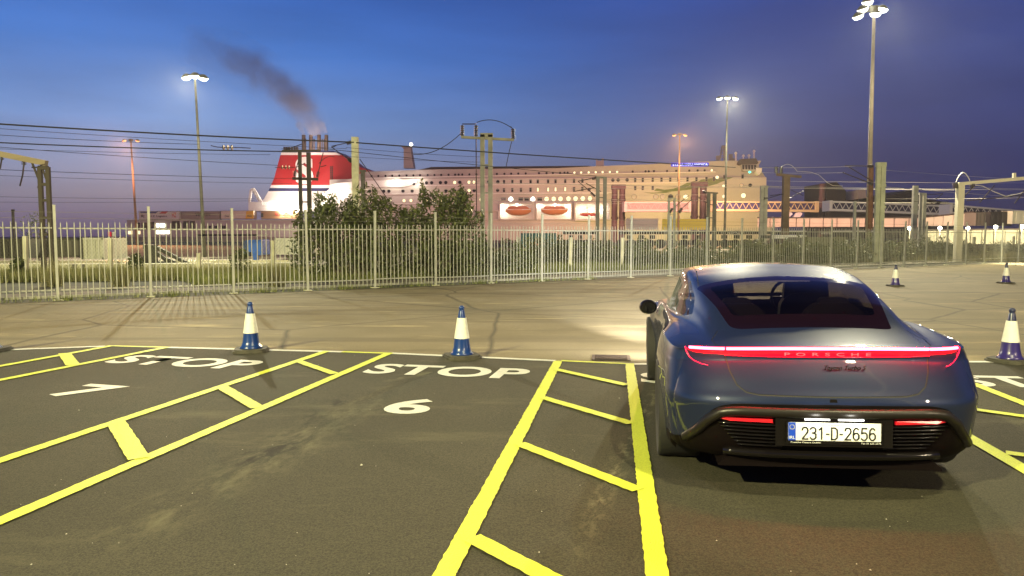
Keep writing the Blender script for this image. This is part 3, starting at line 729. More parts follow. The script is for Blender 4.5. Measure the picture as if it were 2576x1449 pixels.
for yc in (1.035, 3.935):
    for s in (-1, 1):
        wl = MB(); wl.lathe([(.02, 0), (.08, .001), (.08, .10), (.02, .10)], n=16, axis='x', cap=False)
        wh_ = wl.build('wheel', M['blk'], car); wh_.location = (s*.845 if yc < 2 else s*.85, yc, .362); wh_.rotation_euler = (0, 0, 0 if s < 0 else math.pi)
        for nm, me_ in (('tyre', tm), ('rim', rm_), ('brake_disc', dm2)): obj(nm, me_, wh_)
    mb = MB(); mb.lathe([(.40, -.62), (.40, .62)], (0, yc, .37), 32, 'x', cap=False); mb.build('wheel_well', M['blk'], car)
# door mirrors
for s in (-1, 1):
    mb = MB(); mb.lathe([(.02, -.075), (.070, -.060), (.088, -.01), (.085, .045), (.05, .085), (.01, .10)], n=20, axis='y')
    me = mb.mesh('door_mirror', M['gloss'], True); me.transform(Matrix.Diagonal((1.05, 1, .86, 1))); mi = obj('door_mirror', me, car, (s*1.00, 3.22, .905))
    mb = MB(); mb.lathe([(.0, -.078), (.072, -.078), (.072, -.074), (.0, -.074)], n=20, axis='y', cap=False); me = mb.mesh('mirror_glass', mat('mirror_glass', (.10, .10, .11), .03, 1.0)); me.transform(Matrix.Diagonal((1.0, 1, .80, 1))); obj('mirror_glass', me, mi)
    mb = MB(); mb.bar((-s*.10, .04, -.055), (-s*.22, .10, -.10), .05, .035); mb.build('mirror_arm', M['gloss'], mi)
# cabin: dark floor tray, seats, wheel, dashboard
inm = mat('cabin_leather', (.006, .004, .004), .7, spec=.2)
cab = MB(); cab.box((0, 2.3, .55), (1.42, 3.0, .5)); cab.build('cabin_floor', inm, car)
mb = MB(); mb.box((0, 1.03, .93), (1.05, .55, .05)); mb.build('parcel_shelf', inm, car)
mb = MB(); mb.box((0, 3.35, .90), (1.40, .35, .16)); mb.build('dashboard', inm, car)
for y, xs_ in ((1.45, (-.36, .36)), (2.45, (-.38, .38))):
    for x in xs_:
        mb = MB(); mb.prism(rounded([(x-.24, .75), (x+.24, .75), (x+.22, 1.02), (x+.13, 1.10), (x-.13, 1.10), (x-.22, 1.02)], .05), y-.05, y+.06)
        mb.prism(rounded(([(x-.14, 1.06), (x+.14, 1.06), (x+.12, 1.215), (x-.12, 1.215)] if x < 0 else [(x-.20, 1.04), (x+.20, 1.04), (x+.17, 1.27), (x-.17, 1.27)]) if y > 2 else [(x-.12, 1.06), (x+.12, 1.06), (x+.10, 1.14), (x-.10, 1.14)], .04), y-.04, y+.05); mb.build('seat', inm, car)
mb = MB(); mb.tube([(.38+.185*math.cos(a), 3.05+.05*math.sin(a), 1.0+.175*math.sin(a)) for a in np.linspace(0, 2*math.pi, 25)], .016, 8); mb.bar((.21, 3.06, 1.0), (.55, 3.06, 1.0), .03); mb.build('steering_wheel', inm, car)
mb = MB(); mb.box((0, 3.13, 1.235), (.22, .03, .06)); mb.build('rear_view_mirror', inm, car)
mb = MB(); mb.box((0, 1.63, 1.262), (.46, .02, .018)); mb.build('brake_light', mat('brake_light_lens', (.5, .45, .42), .3, emit=(1, .9, .8), estr=.25), car)
# headlight beams
for s in (-1, 1):
    lamp('headlight_beam', (s*.70, 4.9, .64), 11000, (1, .97, .92), .06, R(34), (s*.7-1.6, 16.9, .15), 1.0, parent=car); lamp('headlight_spill', (s*.70, 4.92, .64), 420, (1, .97, .92), .06, R(150), (s*1.4-6.0, 22.5, .9), 1.0, parent=car)
bm.free()
# ================================================================= THE FERRY
SA = P(320, 592, 285.0); SB = P(1935, 592, 255.0)
SANG = math.atan2(SB.y-SA.y, SB.x-SA.x)
ship = thing('ferry', 'large white passenger ferry with a red funnel moored along the whole quay', 'ferry', (SA.x, SA.y, 0), SANG)
ex = Vector((math.cos(SANG), math.sin(SANG), 0)); ey = Vector((-math.sin(SANG), math.cos(SANG), 0)); O3 = Vector((SA.x, SA.y, 0)); CP = Vector((0, 0, CAM_H))
def S(px, py, v=0.0):
    d = ray(px, py); t = ((O3+ey*v)-CP).dot(ey)/d.dot(ey); p = CP+d*t-O3
    return (p.dot(ex), p.z)
def sprism(pts, v0, v1, name, m, parent=ship, **k):
    mb = MB(); mb.prism([S(x, y, v0) for x, y in pts], v0, v1); return mb.build(name, m, parent, **k)
M['hull'] = mat('ship_white', (.56, .51, .47), .5, noise=.10, nscale=.06, bump=.12, bscale=.9)
M['hull2'] = mat('ship_grey_deck', (.40, .37, .35), .6, noise=.15, nscale=.1)
M['red'] = mat('funnel_red', (.42, .012, .014), .5, noise=.12, nscale=.1); M['navy'] = mat('funnel_navy', (.012, .02, .10), .5)
M['swhite'] = mat('bright_white', (.80, .78, .74), .5); M['dkbrown'] = mat('exhaust_brown', (.035, .022, .016), .7)
M['dark'] = mat('dark_window', (.012, .012, .018), .15); M['dopen'] = mat('dark_opening', (.03, .025, .02), .8)
M['lit'] = emat('lit_window', (1, .78, .42), 1.9); M['litw'] = emat('deck_lamp', (1, .93, .78), 6.0); M['litd'] = emat('dim_window', (1, .62, .30), .75)
M['green'] = mat('leaf_green_paint', (.13, .17, .05), .6); M['orange'] = mat('lifeboat_orange', (.62, .24, .11), .5); M['frame'] = mat('port_frame', (.22, .20, .19), .6)
# hull: full height with raked bow
sprism([(318, 553), (740, 553), (741, 551), (1925, 551), (1950, 548), (1936, 600), (1915, 642), (330, 642)], 0, 30, 'hull', M['hull'])
sprism([(1760, 551), (1918, 551), (1946, 545), (1932, 600), (1905, 642), (1760, 642)], -.5, -.2, 'bow_plating', M['hull'])
# superstructure
sprism([(792, 553), (792, 512), (822, 481), (845, 462), (880, 450), (1928, 446), (1928, 553)], 1.0, 29, 'superstructure', M['hull'])
sprism([(880, 452), (915, 432), (1100, 426), (1400, 423), (1500, 418), (1640, 413), (1700, 409), (1830, 404), (1905, 404), (1912, 425), (1928, 449), (1928, 452)], 2.0, 28, 'upper_deck', M['hull2'])
sprism([(1050, 428), (1085, 420), (1200, 419), (1480, 417), (1500, 421), (1400, 426), (1060, 430)], 6, 22, 'roof_deck', M['dopen'])
# stern block and open stern deck
sprism([(625, 531), (625, 508), (657, 508), (660, 516), (792, 516), (792, 531)], 0.3, 26, 'stern_deck', M['swhite'])
mb = MB()
for i in range(26):
    u, z = S(660+i*5.2, 516, .4); mb.box((u, .4, z+.7), (.12, .12, 1.4))
a = S(658, 516, .4); b = S(792, 516, .4)
for h in (.7, 1.4): mb.bar((a[0], .4, a[1]+h), (b[0], .4, b[1]+h), .12)
mb.build('railing', M['swhite'], ship)
mb = MB(); q = [S(x, y, 1) for x, y in ((628, 508), (632, 478), (640, 476), (661, 512), (652, 478))]
mb.bar((q[0][0], 1, q[0][1]), (q[1][0], 1, q[1][1]), .8); mb.bar((q[1][0], 1, q[1][1]), (q[2][0], 1, q[2][1]), .9); mb.bar((q[2][0], 1, q[2][1]), (q[3][0], 1, q[3][1]), .6); mb.bar((q[1][0], 2.4, q[1][1]), (q[3][0]-1.5, 2.4, q[3][1]), .5)
for i in range(7):
    t_ = i/7; p0 = Vector((q[2][0], 1, q[2][1])).lerp(Vector((q[3][0], 1, q[3][1])), t_); mb.bar(p0, p0+Vector((-1.6, 1.4, -.4)), .3)
mb.build('stern_davit', M['swhite'], ship)
# white lower funnel base and funnel
FV0, FV1 = 6.0, 20.0
def fprism(pts, name, m, v0=FV0, v1=FV1): return sprism(pts, v0, v1, name, m)
fprism([(652, 516), (664, 500), (675, 481), (829, 481), (829, 512), (792, 516)], 'casing', M['swhite'], 5.9)
fprism([(675, 481), (678.5, 473), (829, 473), (829, 481)], 'blue_stripe', M['navy'])
fprism([(678.5, 473), (682, 465.5), (888, 465.5), (888, 473)], 'white_stripe', M['swhite'])
fun = fprism([(682, 465.5), (690, 447), (704.7, 392), (706, 390), (860, 390), (888, 413), (940, 433), (900, 455), (829, 465.5)], 'funnel', M['red'])
fprism([(706, 390), (707.5, 383.5), (846, 383.5), (857, 390)], 'funnel_band', M['swhite'])
fprism([(707.5, 383.5), (709.6, 378.7), (838, 378.7), (846, 383.5)], 'funnel_top', M['navy'])
sprism([(829, 465.5), (829, 452), (915, 449), (915, 470)], 4.5, 18, 'casing_deck', M['hull'])
# funnel emblem
me = text_mesh('S', 1.0, 0.0, .06, 'CENTER'); co = np.array([v.co for v in me.vertices]); mn, mxx = co.min(0), co.max(0)
ll, ur = S(744, 464, FV0-.15), S(788, 394, FV0-.15)
me.transform(Matrix.Translation((-mn[0], -mn[1], 0))); me.transform(Matrix.Diagonal(((ur[0]-ll[0])/(mxx[0]-mn[0]), (ur[1]-ll[1])/(mxx[1]-mn[1]), 1, 1))); me.transform(Matrix.Rotation(R(90), 4, 'X')); me.transform(Matrix.Translation((ll[0], FV0-.15, ll[1])))
me.materials.append(M['swhite']); obj('funnel_emblem', me, ship)
mb = MB()
for i in range(8):
    for j in range(2):
        a, b = S(866-138+ (i*0)+ 100+4+j*4.2, 420+i*4.6, FV0), None
        mb.box((a[0], FV0-.06, a[1]), (.45, .1, .55))
mb.build('funnel_vent', M['dopen'], ship)
for px in (764, 782, 802.5, 821):
    a = S(px, 379, 12); b = S(px, 339.5, 12); mb = MB(); mb.tube([(a[0], 12, a[1]), (b[0], 12, b[1])], .72, 12); mb.build('exhaust_pipe', M['dkbrown'], ship, smooth=False)
for px in (772, 791, 794, 810, 814, 818):
    a = S(px, 379, 12); b = S(px, 350, 12); mb = MB(); mb.tube([(a[0], 11, a[1]), (b[0], 11, b[1])], .16, 6); mb.build('vent_pipe', M['dkbrown'], ship)
mb = MB()
for px in (716, 722, 728, 735, 742, 748):
    a = S(px, 379, 10); mb.box((a[0], 10, a[1]+.7), (.5, 1, 1.4))
a = S(708, 374, 8); b = S(760, 374, 8); mb.bar((a[0], 8, a[1]), (b[0], 8, b[1]), .12); mb.build('funnel_deck_gear', M['dkbrown'], ship)
# openings, portholes and windows
def disc_mesh(name, r, m, rim=None):
    mb = MB(); mb.cm = 0; mb.lathe([(0.001, -.08), (r*.86, -.08), (r*.86, .02)], n=16, axis='y', cap=False)
    mb.cm = 1; mb.lathe([(r*.86, .02), (r*.86, -.14), (r, -.14), (r, .02)], n=16, axis='y', cap=False)
    return mb.mesh(name, [m, rim or M['frame']])
def rect_mesh(name, w_, h_, m):
    mb = MB(); mb.cm = 0; mb.box((0, -.04, 0), (w_, .06, h_)); mb.cm = 1
    for s in (-1, 1): mb.box((s*(w_/2+.06), -.04, 0), (.12, .16, h_+.24)); mb.box((0, -.04, s*(h_/2+.06)), (w_, .15, .12))
    return mb.mesh(name, [m, M['frame']])
ms = {}
def win(px, py, kind, v=0.9):
    u, z = S(px, py, v)
    if kind not in ms:
        sh, mt = kind.split('_'); mm = {'d': M['dark'], 'l': M['lit'], 'm': M['litd'], 'w': M['litw']}[mt]
        ms[kind] = {'s': lambda: disc_mesh('porthole', .43, mm), 'b': lambda: disc_mesh('porthole', .66, mm), 'x': lambda: disc_mesh('porthole', .95, mm), 'r': lambda: rect_mesh('window', .62, 1.30, mm), 'q': lambda: rect_mesh('window', 1.5, 1.0, mm)}[sh]()
    obj('window' if kind[0] in 'rq' else 'porthole', ms[kind], ship, (u, v, z))
r1 = [935, 952, 970, 987, 1004.6, 1023, 1040, 1056.8, 1076, 1093, 1110, 1128.5, 1145, 1154, 1163, 1181, 1198.6, 1250, 1269, 1286, 1304, 1322.6, 1356, 1375, 1391, 1409, 1420, 1428, 1591.6, 1624, 1632, 1645, 1678, 1701, 1734, 1755, 1772.5]
ry1 = lambda x: 443-(x-935)*.0172
for x in r1: win(x, ry1(x), 's_d', 1.9)
for x in (1445, 1462, 1481, 1498.7, 1516, 1534, 1552.5, 1790.4): win(x, ry1(x), 's_l', 1.9)
for x in (1073, 1086, 1108, 1121.6, 1157, 1192.7, 1229.7, 1252.5, 1541.7, 1555, 1577.6): win(x, 460-(x-1073)*.0145, 'b_d')
for x in (1144, 1180, 1192): win(x, 460-(x-1073)*.0145, 'b_l')
for x in (959, 975, 1003, 1027, 1041): win(x, 463.5-(x-959)*.02, 'b_d')
for x in (1268, 1289, 1310.6, 1334.7, 1353, 1379, 1397.6, 1422, 1444, 1465, 1598, 1617, 1642, 1664, 1686, 1707, 1729.5, 1752, 1777, 1796): win(x, 457.5-(x-1268)*.0135, 'r_d')
for x in (906, 930, 965.5, 978.5, 1014, 1037, 1122, 1144, 1157, 1193, 1232, 1252, 1482): win(x, 481.5-(x-906)*.008, 'b_d')
for x in (943, 1180): win(x, 481-(x-906)*.008, 'b_l')
for x in (1268, 1289, 1310.6, 1334.7, 1444, 1465, 1598, 1617, 1642): win(x, 478.5-(x-1268)*.016, 'r_d')
for x in (1353, 1379, 1397.6, 1422): win(x, 478.5-(x-1268)*.016, 'r_l')
for x in (893, 910, 927, 945, 962, 981, 1016.6, 1034, 1074, 1092, 1110, 1144, 1163, 1211.8, 1375, 1393, 1410, 1430, 1448, 1466, 1484): win(x, 506-(x-900)*.0115, 'b_l' if x < 1170 else 'x_l')
for x in (1285, 1340.5): win(x, 501, 'x_w')
for x in (1267, 1310, 1325, 1358, 1484): win(x, 501, 'q_d')
for x, k in ((1595, 'x_m'), (1650, 'x_m'), (1667, 'x_m'), (1687, 'x_d'), (1705.6, 'x_m'), (1724.6, 'x_l')): win(x, 495, k)
for x, y, k in ((1804, 446, 'b_l'), (1821, 468, 'b_l'), (1821, 494, 'b_l'), (1865, 466, 'b_m'), (1887, 466, 'b_d'), (1870, 492, 'x_l'), (1822, 446, 'r_d'), (1868, 444, 'r_d'), (1795, 494, 'b_m')): win(x, y, k)
for x, w1 in ((512, 1), (527, 1), (544.5, 1), (563, .8)): win(x, 571.5, 'q_d', -.02)
for x, y0, y1, x2 in ((340, 560, 578, 352), (356, 560, 578, 370), (376, 558, 578, 388), (432, 556, 578, 452), (460, 556, 578, 474), (478, 556, 578, 490)):
    sprism([(x, y0), (x2, y0), (x2, y1), (x, y1)], -.12, .2, 'deck_opening', M['dopen'])
# promenade of bright lamps on the mooring deck
for x, y in ((398, 567), (409, 567), (398, 584), (409, 584), (347, 585), (420, 584), (327, 585)):
    sprism([(x-5, y-4), (x+5, y-4), (x+5, y+4), (x-5, y+4)], -.25, -.05, 'lit_panel', M['litw'] if x > 380 else M['lit'])
sprism([(1562, 497), (1574, 497), (1574, 509), (1562, 509)], .7, .85, 'window', M['litd'])
# deck line mouldings
for pts in ([(915, 448.5), (1800, 432.5)], [(1062, 467), (1740, 459)], [(900, 489), (1540, 484)], [(875, 514), (1200, 510)], [(875, 520), (1200, 517)], [(300+1202-300, 488), (1530, 487)]):
    (xa, ya), (xb, yb) = pts; a = S(xa, ya, .85); b = S(xb, yb, .85); mb = MB(); mb.bar((a[0], .85, a[1]), (b[0], .85, b[1]), .32, .22); mb.build('deck_moulding', M['swhite'], ship)
# bright promenade with tapering end
sprism([(840, 462), (900, 455), (960, 454), (1055, 450), (1030, 467), (1015, 470), (875, 471), (850, 481), (829, 481), (829, 466)], .55, .98, 'promenade', M['swhite'])
# lifeboat bays, built as recessed boxes
def bay(x0, y0, x1, y1, dep=4.5):
    sprism([(x0, y0), (x1, y0), (x1, y1), (x0, y1)], .70, .96, 'boat_bay', M['hull'])
    (a, zt), (b, zb_) = S(x0, y0, .7), S(x1, y1, .7); mb = MB(); t_ = .45
    for sx in (a, b): mb.box((sx, -.2, (zt+zb_)/2), (t_, 2.2, zt-zb_))
    mb.box(((a+b)/2, -.2, zb_), (b-a, 2.2, t_)); mb.box(((a+b)/2, -.2, zt), (b-a, 2.2, t_)); mb.build('bay_frame', M['hull'], ship)
for args in ((1202, 530, 1256, 553), (1259, 512, 1345, 553), (1350, 512, 1438, 553), (1447, 511, 1500, 553), (1503, 511, 1535, 553)): bay(*args)
def lifeboat(x0, x1, y0, y1, label, m=M['orange']):
    a, zt = S(x0, y0, -2.5); b, zb_ = S(x1, y1, -2.5); L = b-a; h = zt-zb_; c = O3+ex*(a+b)/2+ey*(-2.5)
    t = thing('lifeboat', label, 'lifeboat', (c.x, c.y, zb_), SANG, 'lifeboats hanging in the ferry side')
    n = 9; vs = []; fs = []
    for i in range(n):
        s_ = -1+2*i/(n-1); wd = 1.5*(1-abs(s_)**3.5)+.05; kz = .38*h*abs(s_)**3
        for (px_, pz_) in ((0, 0), (.6, .12), (.95, .4), (1, .60)): vs.append((s_*L/2, -wd*px_, kz+h*pz_*(1-.38*abs(s_)**3)))
        for (px_, pz_) in ((.95, .4), (.6, .12)): vs.append((s_*L/2, wd*px_, kz+h*pz_*(1-.38*abs(s_)**3)))
    k = 6
    for i in range(n-1):
        for j in range(3): fs.append((i*k+j, (i+1)*k+j, (i+1)*k+j+1, i*k+j+1))
        fs.append((i*k, i*k+5, (i+1)*k+5, (i+1)*k)); fs.append((i*k+5, i*k+4, (i+1)*k+4, (i+1)*k+5))
    mb = MB(); mb.add(vs, fs); mb.build('hull', m, t, smooth=True)
    mb = MB(); mb.prism(rounded([(-L*.44, h*.62), (L*.44, h*.62), (L*.36, h*.95), (-L*.36, h*.95)], h*.2), -1.2, 1.2); mb.build('canopy', mat('canopy_red', (.48, .16, .09), .6), t)
    mb = MB(); mb.box((0, 0, h*.6), (L*.96, 3.0, h*.06)); mb.build('rubbing_strake', M['swhite'], t)
    return t
lifeboat(1271, 1336, 518, 542, 'orange lifeboat in the left of the two large lit bays in the ferry side')
lifeboat(1362, 1428, 518, 541, 'orange lifeboat in the right of the two large lit bays in the ferry side')
t = lifeboat(1458, 1502, 535, 544, 'small red rescue boat on its platform right of the two orange lifeboats', mat('rescue_red', (.6, .02, .02), .5))
sprism([(1447, 552), (1503, 552), (1503, 555), (1447, 555)], -4, .6, 'boat_platform', M['swhite'])
a = S(1478, 534, -2); b = S(1478, 520, -2); mb = MB(); mb.bar((a[0], -2, a[1]), (b[0], -2, b[1]), .4); mb.bar((b[0], -2, b[1]), (a[0]-3, -2, a[1]-.5), .25); mb.build('rescue_davit', M['swhite'], ship)
# green swoosh painted on the side
for pts in ([(1645, 480), (1672, 483.5), (1700, 481), (1722, 473), (1745, 461), (1752, 455), (1730, 459), (1712, 468), (1694, 475), (1672, 477.5), (1652, 474)],
            [(1700, 481), (1726, 478), (1762, 473), (1800, 464), (1826, 453), (1846, 445.5), (1820, 446.5), (1790, 448), (1764, 452), (1752, 459), (1730, 470)],
            [(1618, 484), (1640, 487), (1668, 486), (1690, 483.5), (1668, 483), (1645, 484.5)]):
    sprism(pts, .90, .985, 'leaf_stripe', M['green'])
# bridge with slanted windows, wing, masts
sprism([(1862, 404), (1870, 430), (1900, 432), (1915, 404)], -1.2, 8, 'bridge_wing', M['hull2'])
sprism([(1857, 411), (1863, 400), (1902, 398), (1908, 410), (1904, 413), (1862, 414)], -1.6, 9, 'bridge_roof', M['dkbrown'])
for i in range(5):
    x = 1867+i*7.4; sprism([(x, 414.5), (x+6, 414.5), (x+5.4, 426), (x+1, 426)], -1.45, -1.22, 'bridge_window', M['dark'])
sprism([(1902, 422), (1917, 422), (1916, 432), (1910, 440), (1904, 436)], -2, 2, 'bridge_equipment', M['swhite'])
for px, y0, y1, r_ in ((1870, 400, 392, .2), (1884, 399, 391, .2), (1897, 400, 380, .22), (1851, 404, 385, .3)):
    a = S(px, y0, 6); b = S(px, y1, 6); mb = MB(); mb.tube([(a[0], 6, a[1]), (b[0], 6, b[1])], r_, 6); mb.lathe([(.0, -.5), (.45, -.3), (.5, 0), (.3, .4), (.01, .5)], (b[0], 6, b[1]), 10); mb.build('antenna', M['swhite'], ship)
mb = MB()
for px in (1810, 1822, 1828): a = S(px, 404, 14); b = S((px-1820)*.3+1820, 366, 14); mb.bar((a[0], 14, a[1]), (b[0], 14, b[1]), .5)
for y in (372, 380, 388, 396): a = S(1813, y, 14); b = S(1829, y, 14); mb.bar((a[0], 14, a[1]), (b[0], 14, b[1]), .3)
for x0, y0 in ((1806, 392), (1838, 388), (1846, 398)): a = S(x0, y0, 14); b = S(x0, 404, 14); mb.bar((a[0], 14, a[1]), (b[0], 14, b[1]), 1.3)
mb.build('radar_mast', mat('mast_grey', (.14, .13, .13), .7), ship)
a = S(1026, 371, 14); b = S(1034, 420, 14); mb = MB()
mb.prism([S(1019, 372, 14), S(1035, 370, 14), S(1044, 424, 14), S(1019, 424, 14)], 12, 15); mb.prism([S(1012, 369, 14), S(1036, 369, 14), S(1036, 374, 14), S(1018, 376, 14)], 12, 15); mb.build('aft_mast', M['hull2'], ship)
a = S(1035, 364, 13); mb = MB(); mb.lathe([(.05, -.6), (.6, -.3), (.7, .1), (.4, .6), (.02, .7)], (a[0], 12.5, a[1]), 12); mb.build('mast_lamp', M['litw'], ship)
sprism([(1499, 422), (1499, 401), (1503, 399), (1503, 404), (1513, 404), (1514, 398), (1519, 398), (1519, 421)], 8, 14, 'deck_house', M['hull2'])
a = S(1886, 433, -1.4); mb = MB(); mb.lathe([(.05, -.4), (.55, 0), (.05, .4)], (a[0], -1.4, a[1]), 10); mb.build('green_lamp', emat('green_lamp', (.1, 1, .6), 3), ship)
# lit name on the roof
me = text_mesh('STENA HOLLANDICA', 1.0, .04, .012, 'CENTER', 1, 1.1); co = np.array([v.co for v in me.vertices]); mn, mxx = co.min(0), co.max(0)
ll, ur = S(1692, 417.5, 2), S(1780, 411, 2)
me.transform(Matrix.Translation((-mn[0], -mn[1], 0))); me.transform(Matrix.Diagonal(((ur[0]-ll[0])/(mxx[0]-mn[0]), (ur[1]-ll[1])/(mxx[1]-mn[1]), 1, 1))); me.transform(Matrix.Rotation(R(90), 4, 'X')); me.transform(Matrix.Translation((ll[0], 1.6, ll[1])))
me.materials.append(emat('neon_letters', (.42, .50, 1.0), 3.0)); obj('name_lettering', me, ship)
sprism([(1688, 419), (1783, 419), (1783, 409), (1688, 409)], 1.75, 2.0, 'name_board', mat('name_board_blue', (.01, .01, .25), .5, emit=(.01, .02, .9), estr=.55))
# hull draught lettering panels near the bow
for x in (1840, 1858, 1876): sprism([(x, 520), (x+15, 520), (x+15, 528), (x, 528)], -.75, -.5, 'hull_panel', mat('faded_red', (.5, .22, .14), .6))
# ----- deck lamps (real lights of the ship)
def sfloat(px, py, v):
    u, z = S(px, py, v); return O3+ex*u+ey*v+Vector((0, 0, z))
def slamp(px, py, power, col, v=-2.0, r=.5):
    u, z = S(px, py, v); mb = MB(); mb.lathe([(.05, -.45), (.5, -.25), (.5, .25), (.05, .45)], (u, v+.8, z), 10); mb.build('deck_lamp', M['litw'], ship)
    lamp('deck_light', sfloat(px, py, v-.6), power, col, r)
WW = (1, .90, .74)
for px, py, pw in ((987, 456, 6e3), (1043, 456, 6e3), (853, 484, 10e3), (812, 488, 9e3), (795, 506, 8e3)): slamp(px, py, pw*.20, WW, -1.5)
for px in (690, 702, 715, 727): slamp(px, 511, 2.2e3, WW, .2)
for px in (708, 728, 745): slamp(px, 533, 2e3, WW, -.5)
for px, py in ((1265, 518), (1300, 515), (1356, 518), (1396, 515), (1431, 518), (1431, 535), (1265, 535), (1460, 530), (1486, 532), (1515, 528)): slamp(px, py, .45e3, (1, .92, .74), -.5)
# funnel flood
lamp('funnel_flood', sfloat(760, 505, -16), 24e3, (1, .70, .60), .6, R(60), sfloat(765, 415, FV0))

# ----- trailers carried on the stern vehicle deck
def trailer_on_deck(x0, x1, y0, y1, m, label, deco, v=-.6):
    a, zt = S(x0, y0, v); b, zb_ = S(x1, y1, v); c = O3+ex*a+ey*v
    t = thing('lorry_trailer', label, 'trailer', (c.x, c.y, zb_), SANG, 'lorry trailers on the ferry stern deck'); L, h = b-a, zt-zb_
    mb = MB(); mb.box((L/2, 1.3, h/2), (L-.3, 2.6, h)); mb.build('box_body', m, t)
    mb = MB(); mb.box((L/2, 1.3, h), (L-.1, 2.7, .16)); mb.box((L/2, 1.3, .08), (L-.1, 2.7, .2)); mb.build('body_rail', M['frame'], t)
    for kind, args in deco:
        if kind == 'text':
            tx, x, z, hh, wd, mm = args; me = text_mesh(tx, 1, 0, .02, 'LEFT'); co = np.array([q.co for q in me.vertices]); mn, mxx = co.min(0), co.max(0)
            me.transform(Matrix.Translation((-mn[0], -mn[1], 0))); me.transform(Matrix.Diagonal((wd*L/(mxx[0]-mn[0]), hh*h/(mxx[1]-mn[1]), 1, 1))); me.transform(Matrix.Rotation(R(90), 4, 'X')); me.transform(Matrix.Translation((x*L, -.05, z*h))); me.materials.append(mm); obj('lettering', me, t)
        else:
            pts, mm = args; mb = MB(); mb.prism([(p[0]*L, p[1]*h) for p in pts], -.04, 0.0); mb.build('panel', mm, t)
    return t
BK, RD, NV_ = mat('print_black', (.03, .02, .02), .6), mat('print_red', (.6, .02, .03), .6), mat('print_navy', (.02, .03, .2), .6)
TY = mat('print_yellow', (.8, .45, .02), .6); TW = mat('trailer_white', (.72, .66, .62), .6); TP = mat('trailer_grey', (.30, .23, .19), .7); TC = mat('trailer_cream', (.72, .62, .50), .6)
trailer_on_deck(348, 452, 532, 553, TW, 'white curtain sided trailer lettered H.Z. Logistics at the stern end of the ferry', [('text', ('H.Z. Logistics', .28, .28, .26, .42, BK)), ('text', ('HZ', .82, .30, .55, .10, RD)), ('panel', ([(.05, .78), (.42, .78), (.50, 1.0), (.05, 1.0)], NV_)), ('panel', ([(.50, .72), (.66, .72), (.73, 1.0), (.58, 1.0)], RD)), ('text', ('Mz', .06, .30, .35, .09, BK))])
trailer_on_deck(454, 553, 532, 552, TP, 'grey brown trailer with dark lettering ending in BEEN on the ferry stern deck', [('text', ('VERBEEN', .38, .40, .40, .38, BK))])
trailer_on_deck(555, 639, 530.5, 551, TC, 'cream trailer with a yellow end panel lettered DLG on the ferry stern deck', [('panel', ([(.74, 0), (.99, 0), (.99, 1), (.78, 1)], TY)), ('text', ('DLG', .80, .28, .25, .13, BK)), ('text', ('Over', .12, .22, .28, .14, BK))])
trailer_on_deck(656, 748, 531, 551, mat('trailer_gold', (.45, .26, .12), .6), 'golden brown trailer lettered HORVATH under the ferry stern deck', [('text', ('HORVATH', .40, .35, .42, .40, RD)), ('panel', ([(.0, .25), (.07, .25), (.07, .75), (.0, .75)], BK))])
